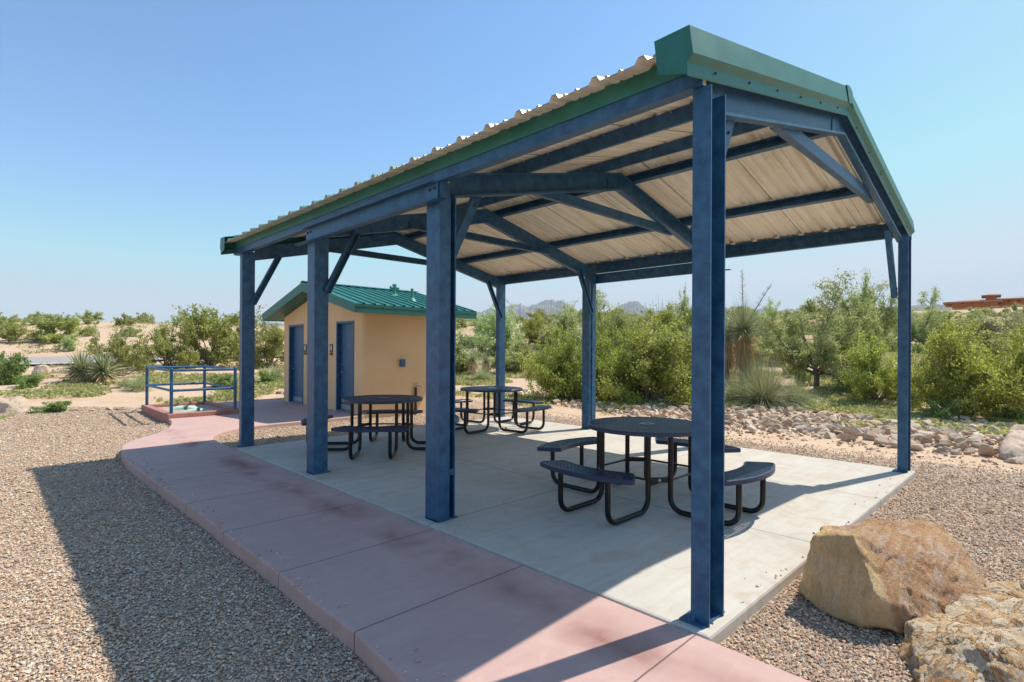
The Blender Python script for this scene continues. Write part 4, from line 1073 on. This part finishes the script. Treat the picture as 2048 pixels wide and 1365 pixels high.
def shrub_meshes(seed, rad, hgt, stems, nleaf, lsize, lmat, bmat, tilt=(10, 65), start=.35, sig=.09, elong=1.8, trunk=0, trad=.03, droop=0, subs=6, twigs=5, tips=None, low=0.0):
    rnd = random.Random(seed); rng = np.random.default_rng(seed); segs = []; ends = []
    def path(p, d, L, n, wob, grav=0):
        pts = [p.copy()]; d = d.normalized()
        for i in range(n):
            d = (d+Vector((rnd.gauss(0, wob), rnd.gauss(0, wob), rnd.gauss(0, wob)-grav))).normalized(); pts.append(pts[-1]+d*L/n)
        return pts
    for i in range(stems):
        az = 2*math.pi*(i+rnd.uniform(-.3, .3))/stems*1.0+rnd.random()*.5; tl = R(rnd.uniform(*tilt))
        d = Vector((math.sin(tl)*math.cos(az), math.sin(tl)*math.sin(az), math.cos(tl)))
        # length to reach a dome of rad x hgt
        L = 1/math.sqrt((math.sin(tl)/rad)**2+(math.cos(tl)/hgt)**2)*(rnd.uniform(.55, 1.0) if rnd.random() < .75 else rnd.uniform(1.0, 1.22))
        p = Vector((rnd.gauss(0, .04)*rad, rnd.gauss(0, .04)*rad, trunk))
        pts = path(p, d, L*.92, 6, .16); segs.append((pts, [trad*(1-.8*k/6) for k in range(7)]))
        for j in range(subs):
            k = rnd.uniform(start, 1)*6; i0 = min(int(k), 5); q = pts[i0].lerp(pts[i0+1], k-i0)
            dd = (pts[i0+1]-pts[i0]).normalized()
            sd = (dd+Vector((rnd.gauss(0, .7), rnd.gauss(0, .7), rnd.gauss(.15, .5)))).normalized()
            l2 = L*rnd.uniform(.2, .42); p2 = path(q, sd, l2, 3, .2, droop*.15)
            segs.append((p2, [trad*.35, trad*.25, trad*.18, trad*.08]))
            for m in range(twigs):
                k2 = rnd.uniform(.25, 1)*3; a0 = min(int(k2), 2); q2 = p2[a0].lerp(p2[a0+1], k2-a0)
                td = (sd+Vector((rnd.gauss(0, .8), rnd.gauss(0, .8), rnd.gauss(.2, .6)))).normalized()
                p3 = path(q2, td, l2*rnd.uniform(.25, .55), 2, .15, droop*.4); ends.append(p3)
                if rnd.random() < .5: segs.append((p3, [trad*.12, trad*.09, trad*.05]))
    E_ = np.array([[list(v) for v in e] for e in ends])      # n,3,3
    idx = rng.integers(0, len(E_), nleaf); t = rng.random(nleaf)*2; a = np.minimum(t.astype(int), 1); f = (t-a)[:, None]
    C = E_[idx, a]*(1-f)+E_[idx, a+1]*f; C = C+rng.normal(size=C.shape)*sig*rad*.5*np.array([1, 1, .8])
    C[:, 2] = np.maximum(C[:, 2], .02+.03*rng.random(nleaf))
    V, F = leaves_np(C, lsize, rng, elong, droop)
    lm = np_mesh('foliage', V, F, lmat)
    if trunk:
        segs.append(([(0, 0, -.1), (trunk*.10, 0, trunk*.5), (0, 0, trunk*1.05)], [trad*2.6, trad*1.9, trad*1.7]))
    V, F = tubes_np(segs, 5)
    bm_ = np_mesh('branches', V, F, bmat, True)
    return lm, bm_
def plant(name, proto, loc, label, cat, group=None, scale=1, rz=0, parts=('foliage', 'stem'), sz=None):
    T = empty(name, loc, rz, label, cat, group); T.scale = (scale, scale, sz or scale)
    for pn, me in zip(parts, proto): link(pn, me, T)
    return T
PR = {}
PR['creo'] = [shrub_meshes(20+i, 1.0, .85, 17, 10000, .026, M['creosote'], M['twig'], (5, 66), .40, .055, 2.0, 0, .014, 0, 9, 6) for i in range(3)]
PR['dense'] = [shrub_meshes(30+i, 1.0, 1.0, 26, 42000, .021, M['dense'], M['twig'], (5, 89), .25, .075, 1.6, 0, .016, 0, 11, 7) for i in range(2)]
PR['yel'] = [shrub_meshes(40+i, 1.0, .95, 24, 28000, .020, M['yellowish'], M['twig'], (5, 86), .3, .07, 1.8, 0, .016, 0, 11, 7) for i in range(2)]
PR['mesq'] = [shrub_meshes(50+i, 1.0, 1.25, 12, 22000, .017, M['mesq'], M['bark'], (8, 72), .3, .085, 3.4, .28, .026, .6, 10, 7) for i in range(2)]
PR['pale'] = [shrub_meshes(60, 1.0, .9, 18, 15000, .025, M['pale'], M['twig'], (5, 80), .25, .075, 2.2, 0, .014, 0, 8, 6)]
PR['pink'] = [shrub_meshes(64, 1.0, .9, 18, 14000, .025, M['pinkish'], M['twig'], (5, 80), .25, .08, 2.2, 0, .014, 0, 8, 6)]
PR['bright'] = [shrub_meshes(66, 1.0, .8, 14, 5000, .05, M['bright'], M['twig'], (5, 85), .1, .12, 1.8, 0, .012, 0, 6, 5)]
PR['far'] = [shrub_meshes(70+i, 1.0, .75, 12, 3600, .05, M['far'], M['twig'], (5, 80), .25, .10, 1.7, 0, .016, 0, 6, 5) for i in range(4)]

def put(kind, i, px, py, wpx, hpx, name, label, cat='shrub', group=None, rz=0):
    """wpx/hpx: width and height in photograph pixels"""
    p = at(px, py); m = mpp(p); pr = PR[kind][i % len(PR[kind])]
    me = pr[0]; co_ = np.zeros(len(me.vertices)*3); me.vertices.foreach_get('co', co_); co_ = co_.reshape(-1, 3)
    r = np.percentile(np.hypot(co_[:, 0], co_[:, 1]), 97); hz = np.percentile(co_[:, 2], 99)
    s = wpx/2*m/r; s2 = hpx*m/hz
    T = plant(name, pr, p+Vector((0, 0, -.03)), label, cat, group, s, rz, ('foliage', 'trunk' if cat == 'tree' else 'stem'), s2)
    return T
# left background
put('creo', 0, 243, 752, 110, 92, 'creosote_bush', 'yellow green bush with bare dark stems right of the spiky yucca', 'bush', None, 1)
put('creo', 1, 335, 738, 110, 102, 'creosote_bush', 'olive shrub behind the left side of the pipe railing', 'bush', None, 2)
put('creo', 2, 420, 732, 150, 112, 'creosote_bush', 'tall olive shrub with visible twigs behind the pipe railing, left of the farthest left column', 'bush', None, 3)
put('creo', 1, 540, 735, 110, 100, 'creosote_bush', 'olive shrub seen between the farthest left column and the restroom', 'bush', None, 5)
put('creo', 0, 480, 722, 110, 88, 'creosote_bush', 'olive shrub directly behind the farthest left column', 'bush', None, 4)
put('creo', 2, 112, 684, 104, 52, 'creosote_bush', 'rounded green bush on the far bank above the road at left', 'bush', None, 0)
put('creo', 0, 22, 686, 84, 42, 'creosote_bush', 'green bush at the left edge above the road', 'bush', None, 2)
put('creo', 1, 178, 672, 46, 22, 'creosote_bush', 'low olive bush halfway up the far bank at left', 'bush', None, 1)
put('pale', 0, 138, 703, 44, 30, 'road_shrub', 'thin pale green shrub standing at the road edge', 'shrub')
put('pale', 0, 183, 703, 26, 14, 'road_shrub', 'small greyish shrub at the road edge left of the big bush', 'shrub', None, 2)
put('bright', 0, 18, 770, 70, 62, 'green_shrub', 'leafy green shrub at the left edge above the pale boulder', 'shrub')
put('bright', 0, 60, 775, 60, 26, 'green_shrub', 'low bright green plant beside the pale boulder at left', 'shrub', None, 2)
put('bright', 0, 112, 824, 70, 22, 'green_shrub', 'low leafy weed clump at the gravel edge left of the railing', 'shrub', None, 1)
put('bright', 0, 445, 775, 60, 26, 'green_shrub', 'bright green low plant seen through the pipe railing', 'shrub', None, 3)
put('bright', 0, 532, 768, 40, 26, 'green_shrub', 'bright green plant between the farthest left column and the restroom', 'shrub', None, 4)
# centre
put('pale', 0, 992, 712, 150, 92, 'pale_shrub', 'tall pale green shrub behind the far corner column', 'shrub', None, .4)
put('yel', 0, 1078, 690, 90, 56, 'olive_shrub', 'olive yellow shrub between the two far columns', 'shrub', None, 1)
put('pale', 0, 1130, 705, 110, 90, 'pale_shrub', 'hazy green shrub left of the far middle column', 'shrub', None, 2.4)
put('dense', 0, 1118, 800, 160, 132, 'dense_shrub', 'dense dark green shrub just left of the far middle column', 'shrub', None, .5)
put('dense', 1, 1300, 806, 290, 160, 'dense_shrub', 'largest dense green shrub between the far middle column and the nearest column', 'shrub', None, 1.5)
put('dense', 0, 1215, 800, 150, 128, 'dense_shrub', 'dense green shrub just right of the far middle column', 'shrub', None, 2.5)
put('dense', 1, 1235, 745, 190, 112, 'dense_shrub', 'green shrub filling in behind the dense shrubs at centre', 'shrub', None, 3.6)
put('yel', 1, 1345, 735, 150, 118, 'olive_shrub', 'yellow green shrub rising behind the dense shrubs by the nearest column', 'shrub', None, 2)
put('mesq', 0, 1212, 745, 130, 158, 'mesquite_tree', 'wispy mesquite tree rising behind the far middle column', 'tree', None, .2)
put('mesq', 1, 1372, 735, 70, 145, 'mesquite_tree', 'thin wispy mesquite just left of the nearest column', 'tree', None, 2)
# right
put('mesq', 0, 1634, 779, 215, 205, 'mesquite_tree', 'feathery mesquite tree with dark forked trunk between the nearest and right corner columns', 'tree', None, 2.9)
put('mesq', 1, 1722, 735, 160, 172, 'mesquite_tree', 'airy mesquite tree behind the forked mesquite', 'tree', None, 1)
put('mesq', 0, 1842, 705, 110, 118, 'mesquite_tree', 'airy mesquite tree just right of the right corner column', 'tree', None, 4)
put('mesq', 1, 1535, 712, 110, 100, 'mesquite_tree', 'pale mesquite tree behind the tall yucca', 'tree', None, 5)
put('yel', 0, 1752, 806, 150, 124, 'yellow_shrub', 'wide yellow green shrub crossing behind the right corner column', 'shrub', None, 0)
put('yel', 1, 1915, 834, 250, 180, 'yellow_shrub', 'largest yellow green shrub right of the right corner column', 'shrub', None, 1.2)
put('yel', 0, 2050, 838, 170, 176, 'yellow_shrub', 'yellow green shrub cut off by the right edge', 'shrub', None, 2.2)
put('creo', 1, 1960, 740, 210, 90, 'green_shrub', 'olive bush behind the largest yellow green shrub', 'shrub', None, 2)
put('pink', 0, 1995, 700, 130, 72, 'pinkish_shrub', 'pinkish green shrub on the slope below the adobe house', 'shrub', None, 2)
put('bright', 0, 1892, 842, 76, 42, 'green_shrub', 'bright green leafy plant at the foot of the largest yellow green shrub', 'shrub', None, 1)
put('bright', 0, 1600, 772, 40, 40, 'green_shrub', 'bright green plant left of the mesquite trunk', 'shrub', None, 3)
put('bright', 0, 1790, 800, 50, 44, 'green_shrub', 'bright green plant left of the right corner column', 'shrub', None, 5)
put('bright', 0, 2030, 846, 60, 30, 'green_shrub', 'bright green plant at the right edge above the tan boulder', 'shrub', None, 6)

# hillside bushes, each an object
def hillside():
    rnd = random.Random(77); pts = []
    tries = 0
    while len(pts) < 285 and tries < 20000:
        tries += 1
        b = rnd.uniform(-46, 47); d = rnd.choice([rnd.uniform(36, 60), rnd.uniform(24, 60), rnd.uniform(50, 110)])
        if b < -8 and 24 < d < 38: continue
        dens = .16 if b < -8 else (.5 if b < 8 else 1.0)
        if rnd.random() > dens: continue
        x, y = pol(b, d); s = rnd.uniform(.5, 1.3)*(1 if b < -8 else 1.35)
        if b > 34 and d > 44: s *= .6
        if b > 26 and 70 < d: continue
        if any((x-q[0])**2+(y-q[1])**2 < (.85*(s+q[2]))**2 for q in pts): continue
        if 2.8 < x < 7.5 and 9 < y < 17: continue
        pts.append((x, y, s, b, d))
    for i, (x, y, s, b, d) in enumerate(pts):
        k = sum(b >= q_ for q_ in (-36, -26, -8, 4, 12, 17, 27, 36))
        lb = ('big' if s > 1.15 else 'small')+(' near' if d < 40 else ' far')+' desert bush on the slope '+['at the left edge', 'above the left yucca', 'behind the farthest left column', 'right of the restroom roof', 'below the mountain peaks', 'behind the nearest column', 'behind the mesquite tree', 'behind the right corner column', 'below the adobe house'][k]
        T = plant('desert_bush', PR['far'][i % 4], (x, y, H(x, y)-.05), lb, 'bush', 'desert bushes dotted over the hillsides', s, i*1.7, ('foliage', 'stem'), s*rnd.uniform(.75, 1.15))
hillside()

# yuccas and grassy clumps
def blades(n, L, wdt, rng, tmin, tmax, z0, z1, droop=.12, rad=.03, seg=3):
    """radiating blades; angles measured from vertical"""
    az = rng.uniform(0, 2*np.pi, n); th = np.radians(tmin+(tmax-tmin)*rng.random(n)**.8); l = L*(.75+.4*rng.random(n))
    z = z0+(z1-z0)*rng.random(n)
    d = np.stack([np.sin(th)*np.cos(az), np.sin(th)*np.sin(az), np.cos(th)], 1)
    side = np.stack([-np.sin(az), np.cos(az), np.zeros(n)], 1)+rng.normal(size=(n, 3))*.3
    side -= (side*d).sum(1)[:, None]*d; side /= np.linalg.norm(side, axis=1)[:, None]
    o = np.stack([np.cos(az)*rad, np.sin(az)*rad, z], 1)
    V = []
    for k in range(seg+1):
        t = k/seg; c = o+d*(l*t)[:, None]; c[:, 2] -= droop*l*t*t*np.sin(th)
        w = wdt*(1-t)**.7*.5 if k < seg else wdt*.03
        V += [c-side*w, c+side*w]
    V = np.stack(V, 1).reshape(-1, 3); q = 2*(seg+1)
    F = np.concatenate([np.arange(n)[:, None]*q+np.array([[2*k, 2*k+1, 2*k+3, 2*k+2]]) for k in range(seg)])
    return V, F
def yucca(seed, heads, trunk_h, L, n, wdt, thatch=True, stalk=None, tr=.11):
    """heads: list of (x, y, z)"""
    rng = np.random.default_rng(seed); Vs, Fs = [], []; off = 0
    for hx, hy, hzz in heads:
        V, F = blades(n, L, wdt, rng, 0, 112, hzz-.08, hzz+.12, .10)
        V = V+np.array([hx, hy, 0]); V[:, 2] = np.maximum(V[:, 2], .03); Vs.append(V); Fs.append(F+off); off += len(V)
    lm = np_mesh('leaves', np.concatenate(Vs), np.concatenate(Fs), M['yucca'])
    res = [('leaves', lm)]
    segs = []
    for hx, hy, hzz in heads: segs.append(([(hx*.2, hy*.2, -.1), (hx*.6, hy*.6, hzz*.5), (hx, hy, hzz)], [tr*.9, tr*.8, tr*.6]))
    V, F = tubes_np(segs, 8); res.append(('trunk', np_mesh('trunk', V, F, M['bark'], True)))
    if thatch:
        Vs, Fs = [], []; off = 0
        for hx, hy, hzz in heads:
            k = int(n*.9); V, F = blades(k, L*.75, wdt*1.1, rng, 150, 176, hzz*.42, hzz, .0, tr*1.1, 2)
            t = np.clip(V[:, 2]/max(hzz, .1), 0, 1); V = V+np.stack([hx*(.2+.8*t), hy*(.2+.8*t), 0*t], 1); V[:, 2] = np.maximum(V[:, 2], .02)
            Vs.append(V); Fs.append(F+off); off += len(V)
            V, F = blades(k//3, L*.8, wdt, rng, 105, 150, hzz-.12, hzz, .1, tr*.6, 2); V = V+np.array([hx, hy, 0]); V[:, 2] = np.maximum(V[:, 2], .02); Vs.append(V); Fs.append(F+off); off += len(V)
        res.append(('dry_skirt', np_mesh('dry_skirt', np.concatenate(Vs), np.concatenate(Fs), M['thatch'])))
    if stalk:
        rnd = random.Random(seed); segs = []
        for (hx, hy, hzz, tx, ty, tz) in stalk:
            a = Vector((hx, hy, hzz)); b = Vector((tx, ty, tz)); segs.append(([a, a.lerp(b, .5)+Vector((.02, .01, 0)), b], [.022, .016, .008]))
            for k in range(34):
                t = rnd.uniform(.45, .98); p = a.lerp(b, t); az = rnd.uniform(0, 6.28); l = .22*(1.15-t)+.04
                segs.append(([p, p+Vector((math.cos(az)*l, math.sin(az)*l, l*.75))], [.006, .003]))
        V, F = tubes_np(segs, 4); res.append(('flower_stalk', np_mesh('flower_stalk', V, F, M['bark'])))
    return res
def put_yucca(px, py, res, label, name='yucca', cat='yucca', rz=0, sc=1):
    p = at(px, py); T = empty(name, p, rz, label, cat)
    T.scale = (sc,)*3
    for n, me in res: link(n, me, T)
    return T
def unit(px, py): return mpp(at(px, py))
u = unit(1487, 768)
put_yucca(1487, 768, yucca(1, [(0, 0, 105*u), ], 1.8, 66*u, 620, .022, True, [(0, 0, 110*u, -4*u*lat.x, -4*u*lat.y, 228*u), (0, 0, 110*u, 55*u*lat.x, 55*u*lat.y, 200*u)], .17),
          'tall single trunk yucca with straw skirt and bare flower stalks right of the nearest column')
u = unit(1452, 765)
put_yucca(1452, 765, yucca(2, [(0, 0, 88*u)], 1.5, 58*u, 420, .02, True, None, .15), 'yucca head partly hidden behind the right edge of the nearest column')
u = unit(1392, 795)
put_yucca(1392, 795, yucca(3, [(0, 0, 98*u)], 1.5, 58*u, 460, .02, True, None, .15), 'leaning yucca with long straw skirt just left of the nearest column')
u = unit(168, 765)
put_yucca(166, 765, yucca(4, [(-4*u, 0, 22*u), (40*u*lat.x, 40*u*lat.y, 20*u)], .5, 43*u, 260, .06, True, None, .12), 'low double headed spiky yucca on the sand left of the railing')
u = unit(946, 752)
put_yucca(946, 752, yucca(5, [(0, 0, 30*u)], .5, 22*u, 220, .02, True, None, .12), 'small trunked yucca on the sand left of the far corner column')
put_yucca(972, 745, yucca(6, [(0, 0, 20*u)], .5, 24*u, 220, .02, True, None, .10), 'second small yucca, right beside the far corner column')
def clump(seed, L, n, mat='sotol', tmax=80):
    rng = np.random.default_rng(seed); V, F = blades(n, L, .012, rng, 0, tmax, 0, .1, .55, .12, 4); V[:, 2] = np.maximum(V[:, 2], .01)
    return [('leaves', np_mesh('leaves', V, F, M[mat]))]
for i, (px, py, hpx, n, lb) in enumerate([
    (1528, 812, 108, 1500, 'largest grassy silver green clump below the tall yucca'), (1470, 806, 60, 900, 'grassy clump at the foot of the nearest column, right side'),
    (1592, 812, 62, 800, 'smaller grassy clump right of the largest one'), (1500, 770, 70, 800, 'grassy clump behind the largest grassy clump'),
    (277, 782, 34, 500, 'grey green grass clump left of the pipe railing'), (250, 776, 22, 300, 'small grass tuft between the yucca and the pipe railing'),
    (965, 762, 38, 500, 'grassy clump below the small yuccas left of the far corner column'), (1015, 745, 34, 400, 'grassy clump just right of the far corner column'),
    (552, 758, 30, 400, 'grass clump against the far corner of the restroom')]):
    p = at(px, py); u = mpp(p); T = empty('grass_clump', p, 0, lb, 'grass clump')
    for nme, me in clump(40+i, hpx*u*1.05, n): link(nme, me, T)
# ocotillo-like bare stems
rnd = random.Random(8); p = at(1318, 735); u = mpp(p); segs = []
for k in range(9):
    a = rnd.uniform(0, 6.28); r = rnd.uniform(.2, 1.0); segs.append(([(0, 0, 0), (math.cos(a)*r*14*u, math.sin(a)*r*14*u, 80*u), (math.cos(a)*r*34*u, math.sin(a)*r*34*u, 150*u*rnd.uniform(.8, .98))], [.02, .012, .005]))
V, F = tubes_np(segs, 5); T = empty('ocotillo', p, 0, 'bare wand stems of an ocotillo above the dense shrubs at centre', 'ocotillo'); link('stem', np_mesh('stem', V, F, M['bark']), T)

# low ground cover
def weeds():
    rng = np.random.default_rng(12); C = []
    def region(b0, b1, d0, d1, n, thr, sp):
        b = np.radians(rng.uniform(b0, b1, n)); d = rng.uniform(d0, d1, n)
        x = CX+d*(np.sin(b)*lat.x+np.cos(b)*dep.x); y = CY+d*(np.sin(b)*lat.y+np.cos(b)*dep.y)
        v = np.array([noise.noise(Vector((a*.45, c*.45, 1.7)))+.35*noise.noise(Vector((a*2, c*2, 4))) for a, c in zip(x, y)])
        k = (v > thr) & ~inpoly(x, y, WALK) & ~((x > -.05) & (x < 1.7) & (y > 12.7) & (y < 15.6)) & ~((x > 3.5) & (x < 6.5) & (y > 10.3) & (y < 15.3))
        k &= ~((np.hypot(x-CX, y-CY) > 30.5) & (np.hypot(x-CX, y-CY) < 36.5) & (b < .2))
        k &= ~(inpoly(x, y, GR) & (rng.random(n) < .995))
        for a, c in zip(x[k], y[k]):
            m = rng.integers(8, 22); q = rng.normal(size=(m, 3))*[sp, sp, 0]; q[:, 2] = rng.random(m)*sp*.9
            C.append(q+[a, c, H(a, c)])
    region(-46, -13, 17.2, 26, 4200, .02, .10)
    region(-13, 4, 14, 30, 2600, .05, .11)
    region(8, 46, 14.5, 26, 5200, .0, .11)
    region(-46, -8, 26, 60, 2500, .12, .2)
    region(-8, 46, 26, 60, 9000, -.05, .25)
    region(12, 46, 60, 112, 9000, -.2, .4)
    C = np.concatenate(C); V, F = leaves_np(C, .055, rng, 1.8)
    tag(link('ground_cover', np_mesh('ground_cover', V, F, M['weed'])), 'low green weeds and grass on the sandy ground around the site', 'ground cover', None, 'stuff')
    # dry tufts
    C = []
    region(-46, 46, 17, 40, 3000, .1, .09)
    C = np.concatenate(C); V, F = leaves_np(C, .05, rng, 4)
    tag(link('dry_grass', np_mesh('dry_grass', V, F, M['dry'])), 'dry straw coloured grass tufts on the sand', 'grass', None, 'stuff')
weeds()

# ------------------------------------------------------------------ adobe house on the hill
def house():
    c = pd(1975, 606, 112); n_ = Vector((c.x-CX, c.y-CY, 0)).normalized(); r_ = Vector((n_.y, -n_.x, 0)); g = H(c.x, c.y)-.3
    u = mpp(c)
    H0 = empty('adobe_house', (0, 0, 0), 0, 'terracotta adobe house with low tile roofs and square tower on the right hilltop', 'house')
    wall = paint('adobe', (.52,.17,.055), (.58,.22,.08), .9, .3, .2); tile = paint('roof_tile', (.36,.17,.11), (.45,.26,.18), .9, .8, .2)
    zt = c.z
    def blk(mb, a, b, z0, z1, dpt, off=0):
        p = [c+r_*a+n_*off, c+r_*b+n_*off, c+r_*b+n_*(off+dpt), c+r_*a+n_*(off+dpt)]
        mb.add([(q.x, q.y, z0) for q in p]+[(q.x, q.y, z1) for q in p], [(3,2,1,0),(4,5,6,7),(0,1,5,4),(1,2,6,5),(2,3,7,6),(3,0,4,7)])
    def roof(mb, a, b, z0, z1, dpt, off=0, ov=.6):
        a -= ov; b += ov; p = [c+r_*a+n_*(off-ov), c+r_*b+n_*(off-ov), c+r_*b+n_*(off+dpt+ov), c+r_*a+n_*(off+dpt+ov)]
        i = (dpt/2+ov); q = [c+r_*(a+min(i, (b-a)*.45))+n_*(off+dpt/2), c+r_*(b-min(i, (b-a)*.45))+n_*(off+dpt/2)]
        mb.add([(v.x, v.y, z0) for v in p]+[(v.x, v.y, z1) for v in q]+[(v.x, v.y, z0-.2) for v in p], [(0,1,5,4),(1,2,5),(2,3,4,5),(3,0,4),(0,6,7,1),(1,7,8,2),(2,8,9,3),(3,9,6,0),(9,8,7,6)])
    w = MB(); t = MB()
    zz = lambda py: pd(1975, py, 112).z
    blk(w, -55*u, 15*u, g-2, zz(601), 9, 0); roof(t, -62*u, 15*u, zz(602), zz(594.5), 9, 0)
    blk(w, 5*u, 130*u, g-2, zz(597), 12, 3); roof(t, 10*u, 130*u, zz(597), zz(588), 12, 3)
    w.build('wall', wall, H0); t.build('roof', tile, H0)
    tw = MB(); blk(tw, -3*u, 14*u, zz(600), zz(589), 3, 1); tw = tw.build('tower', wall, H0)
    tr = MB(); roof(tr, -3*u, 14*u, zz(590), zz(586.5), 3, 1, .5); tr.build('tower_roof', tile, tw)
    for k in (-40, -25, -10, 30, 45, 60):
        m = MB(); blk(m, k*u, (k+4)*u, zz(606 if k < 15 else 603), zz(602.5 if k < 15 else 599.5), .1, (-.04 if k < 15 else 2.96)); m.build('window', M['bolt'], H0)
house()
for i, (px, py, w_, h_) in enumerate([(2012, 612, 16, 18), (2030, 611, 14, 22), (2046, 612, 20, 16), (1925, 615, 14, 9), (1890, 618, 26, 12)]):
    lb = ['dark green tree left of a pair in front of the adobe house', 'dark green pointed tree in front of the adobe house', 'dark green tree at the right edge by the adobe house', 'grey green bush below the adobe house tower', 'low bush left of the adobe house'][i]
    p = pd(px, py, 104); p.z = H(p.x, p.y); u_ = mpp(p); pr = PR['far'][i % 4]
    plant('hilltop_bush', pr, p, lb, 'bush', None, w_*u_/2*1.1, i, ('foliage', 'stem'), h_*u_*1.2)

# ------------------------------------------------------------------ haze: air between the camera and the far mountains
def haze():
    t = bpy.data.materials.new('haze'); t.use_nodes = True; n = t.node_tree; n.nodes.clear()
    o = n.nodes.new('ShaderNodeOutputMaterial'); v = n.nodes.new('ShaderNodeVolumePrincipled')
    v.inputs['Color'].default_value = (.85, .935, 1.0, 1); v.inputs['Density'].default_value = .00022; v.inputs['Anisotropy'].default_value = 0.0
    n.links.new(v.outputs[0], o.inputs['Volume'])
    m = MB(); m.box((-4500, -4500, -60), (4500, 4500, 420)); h = m.build('haze', t); h['kind'] = 'stuff'; h['label'] = 'pale blue air in front of the far mountains'
haze()
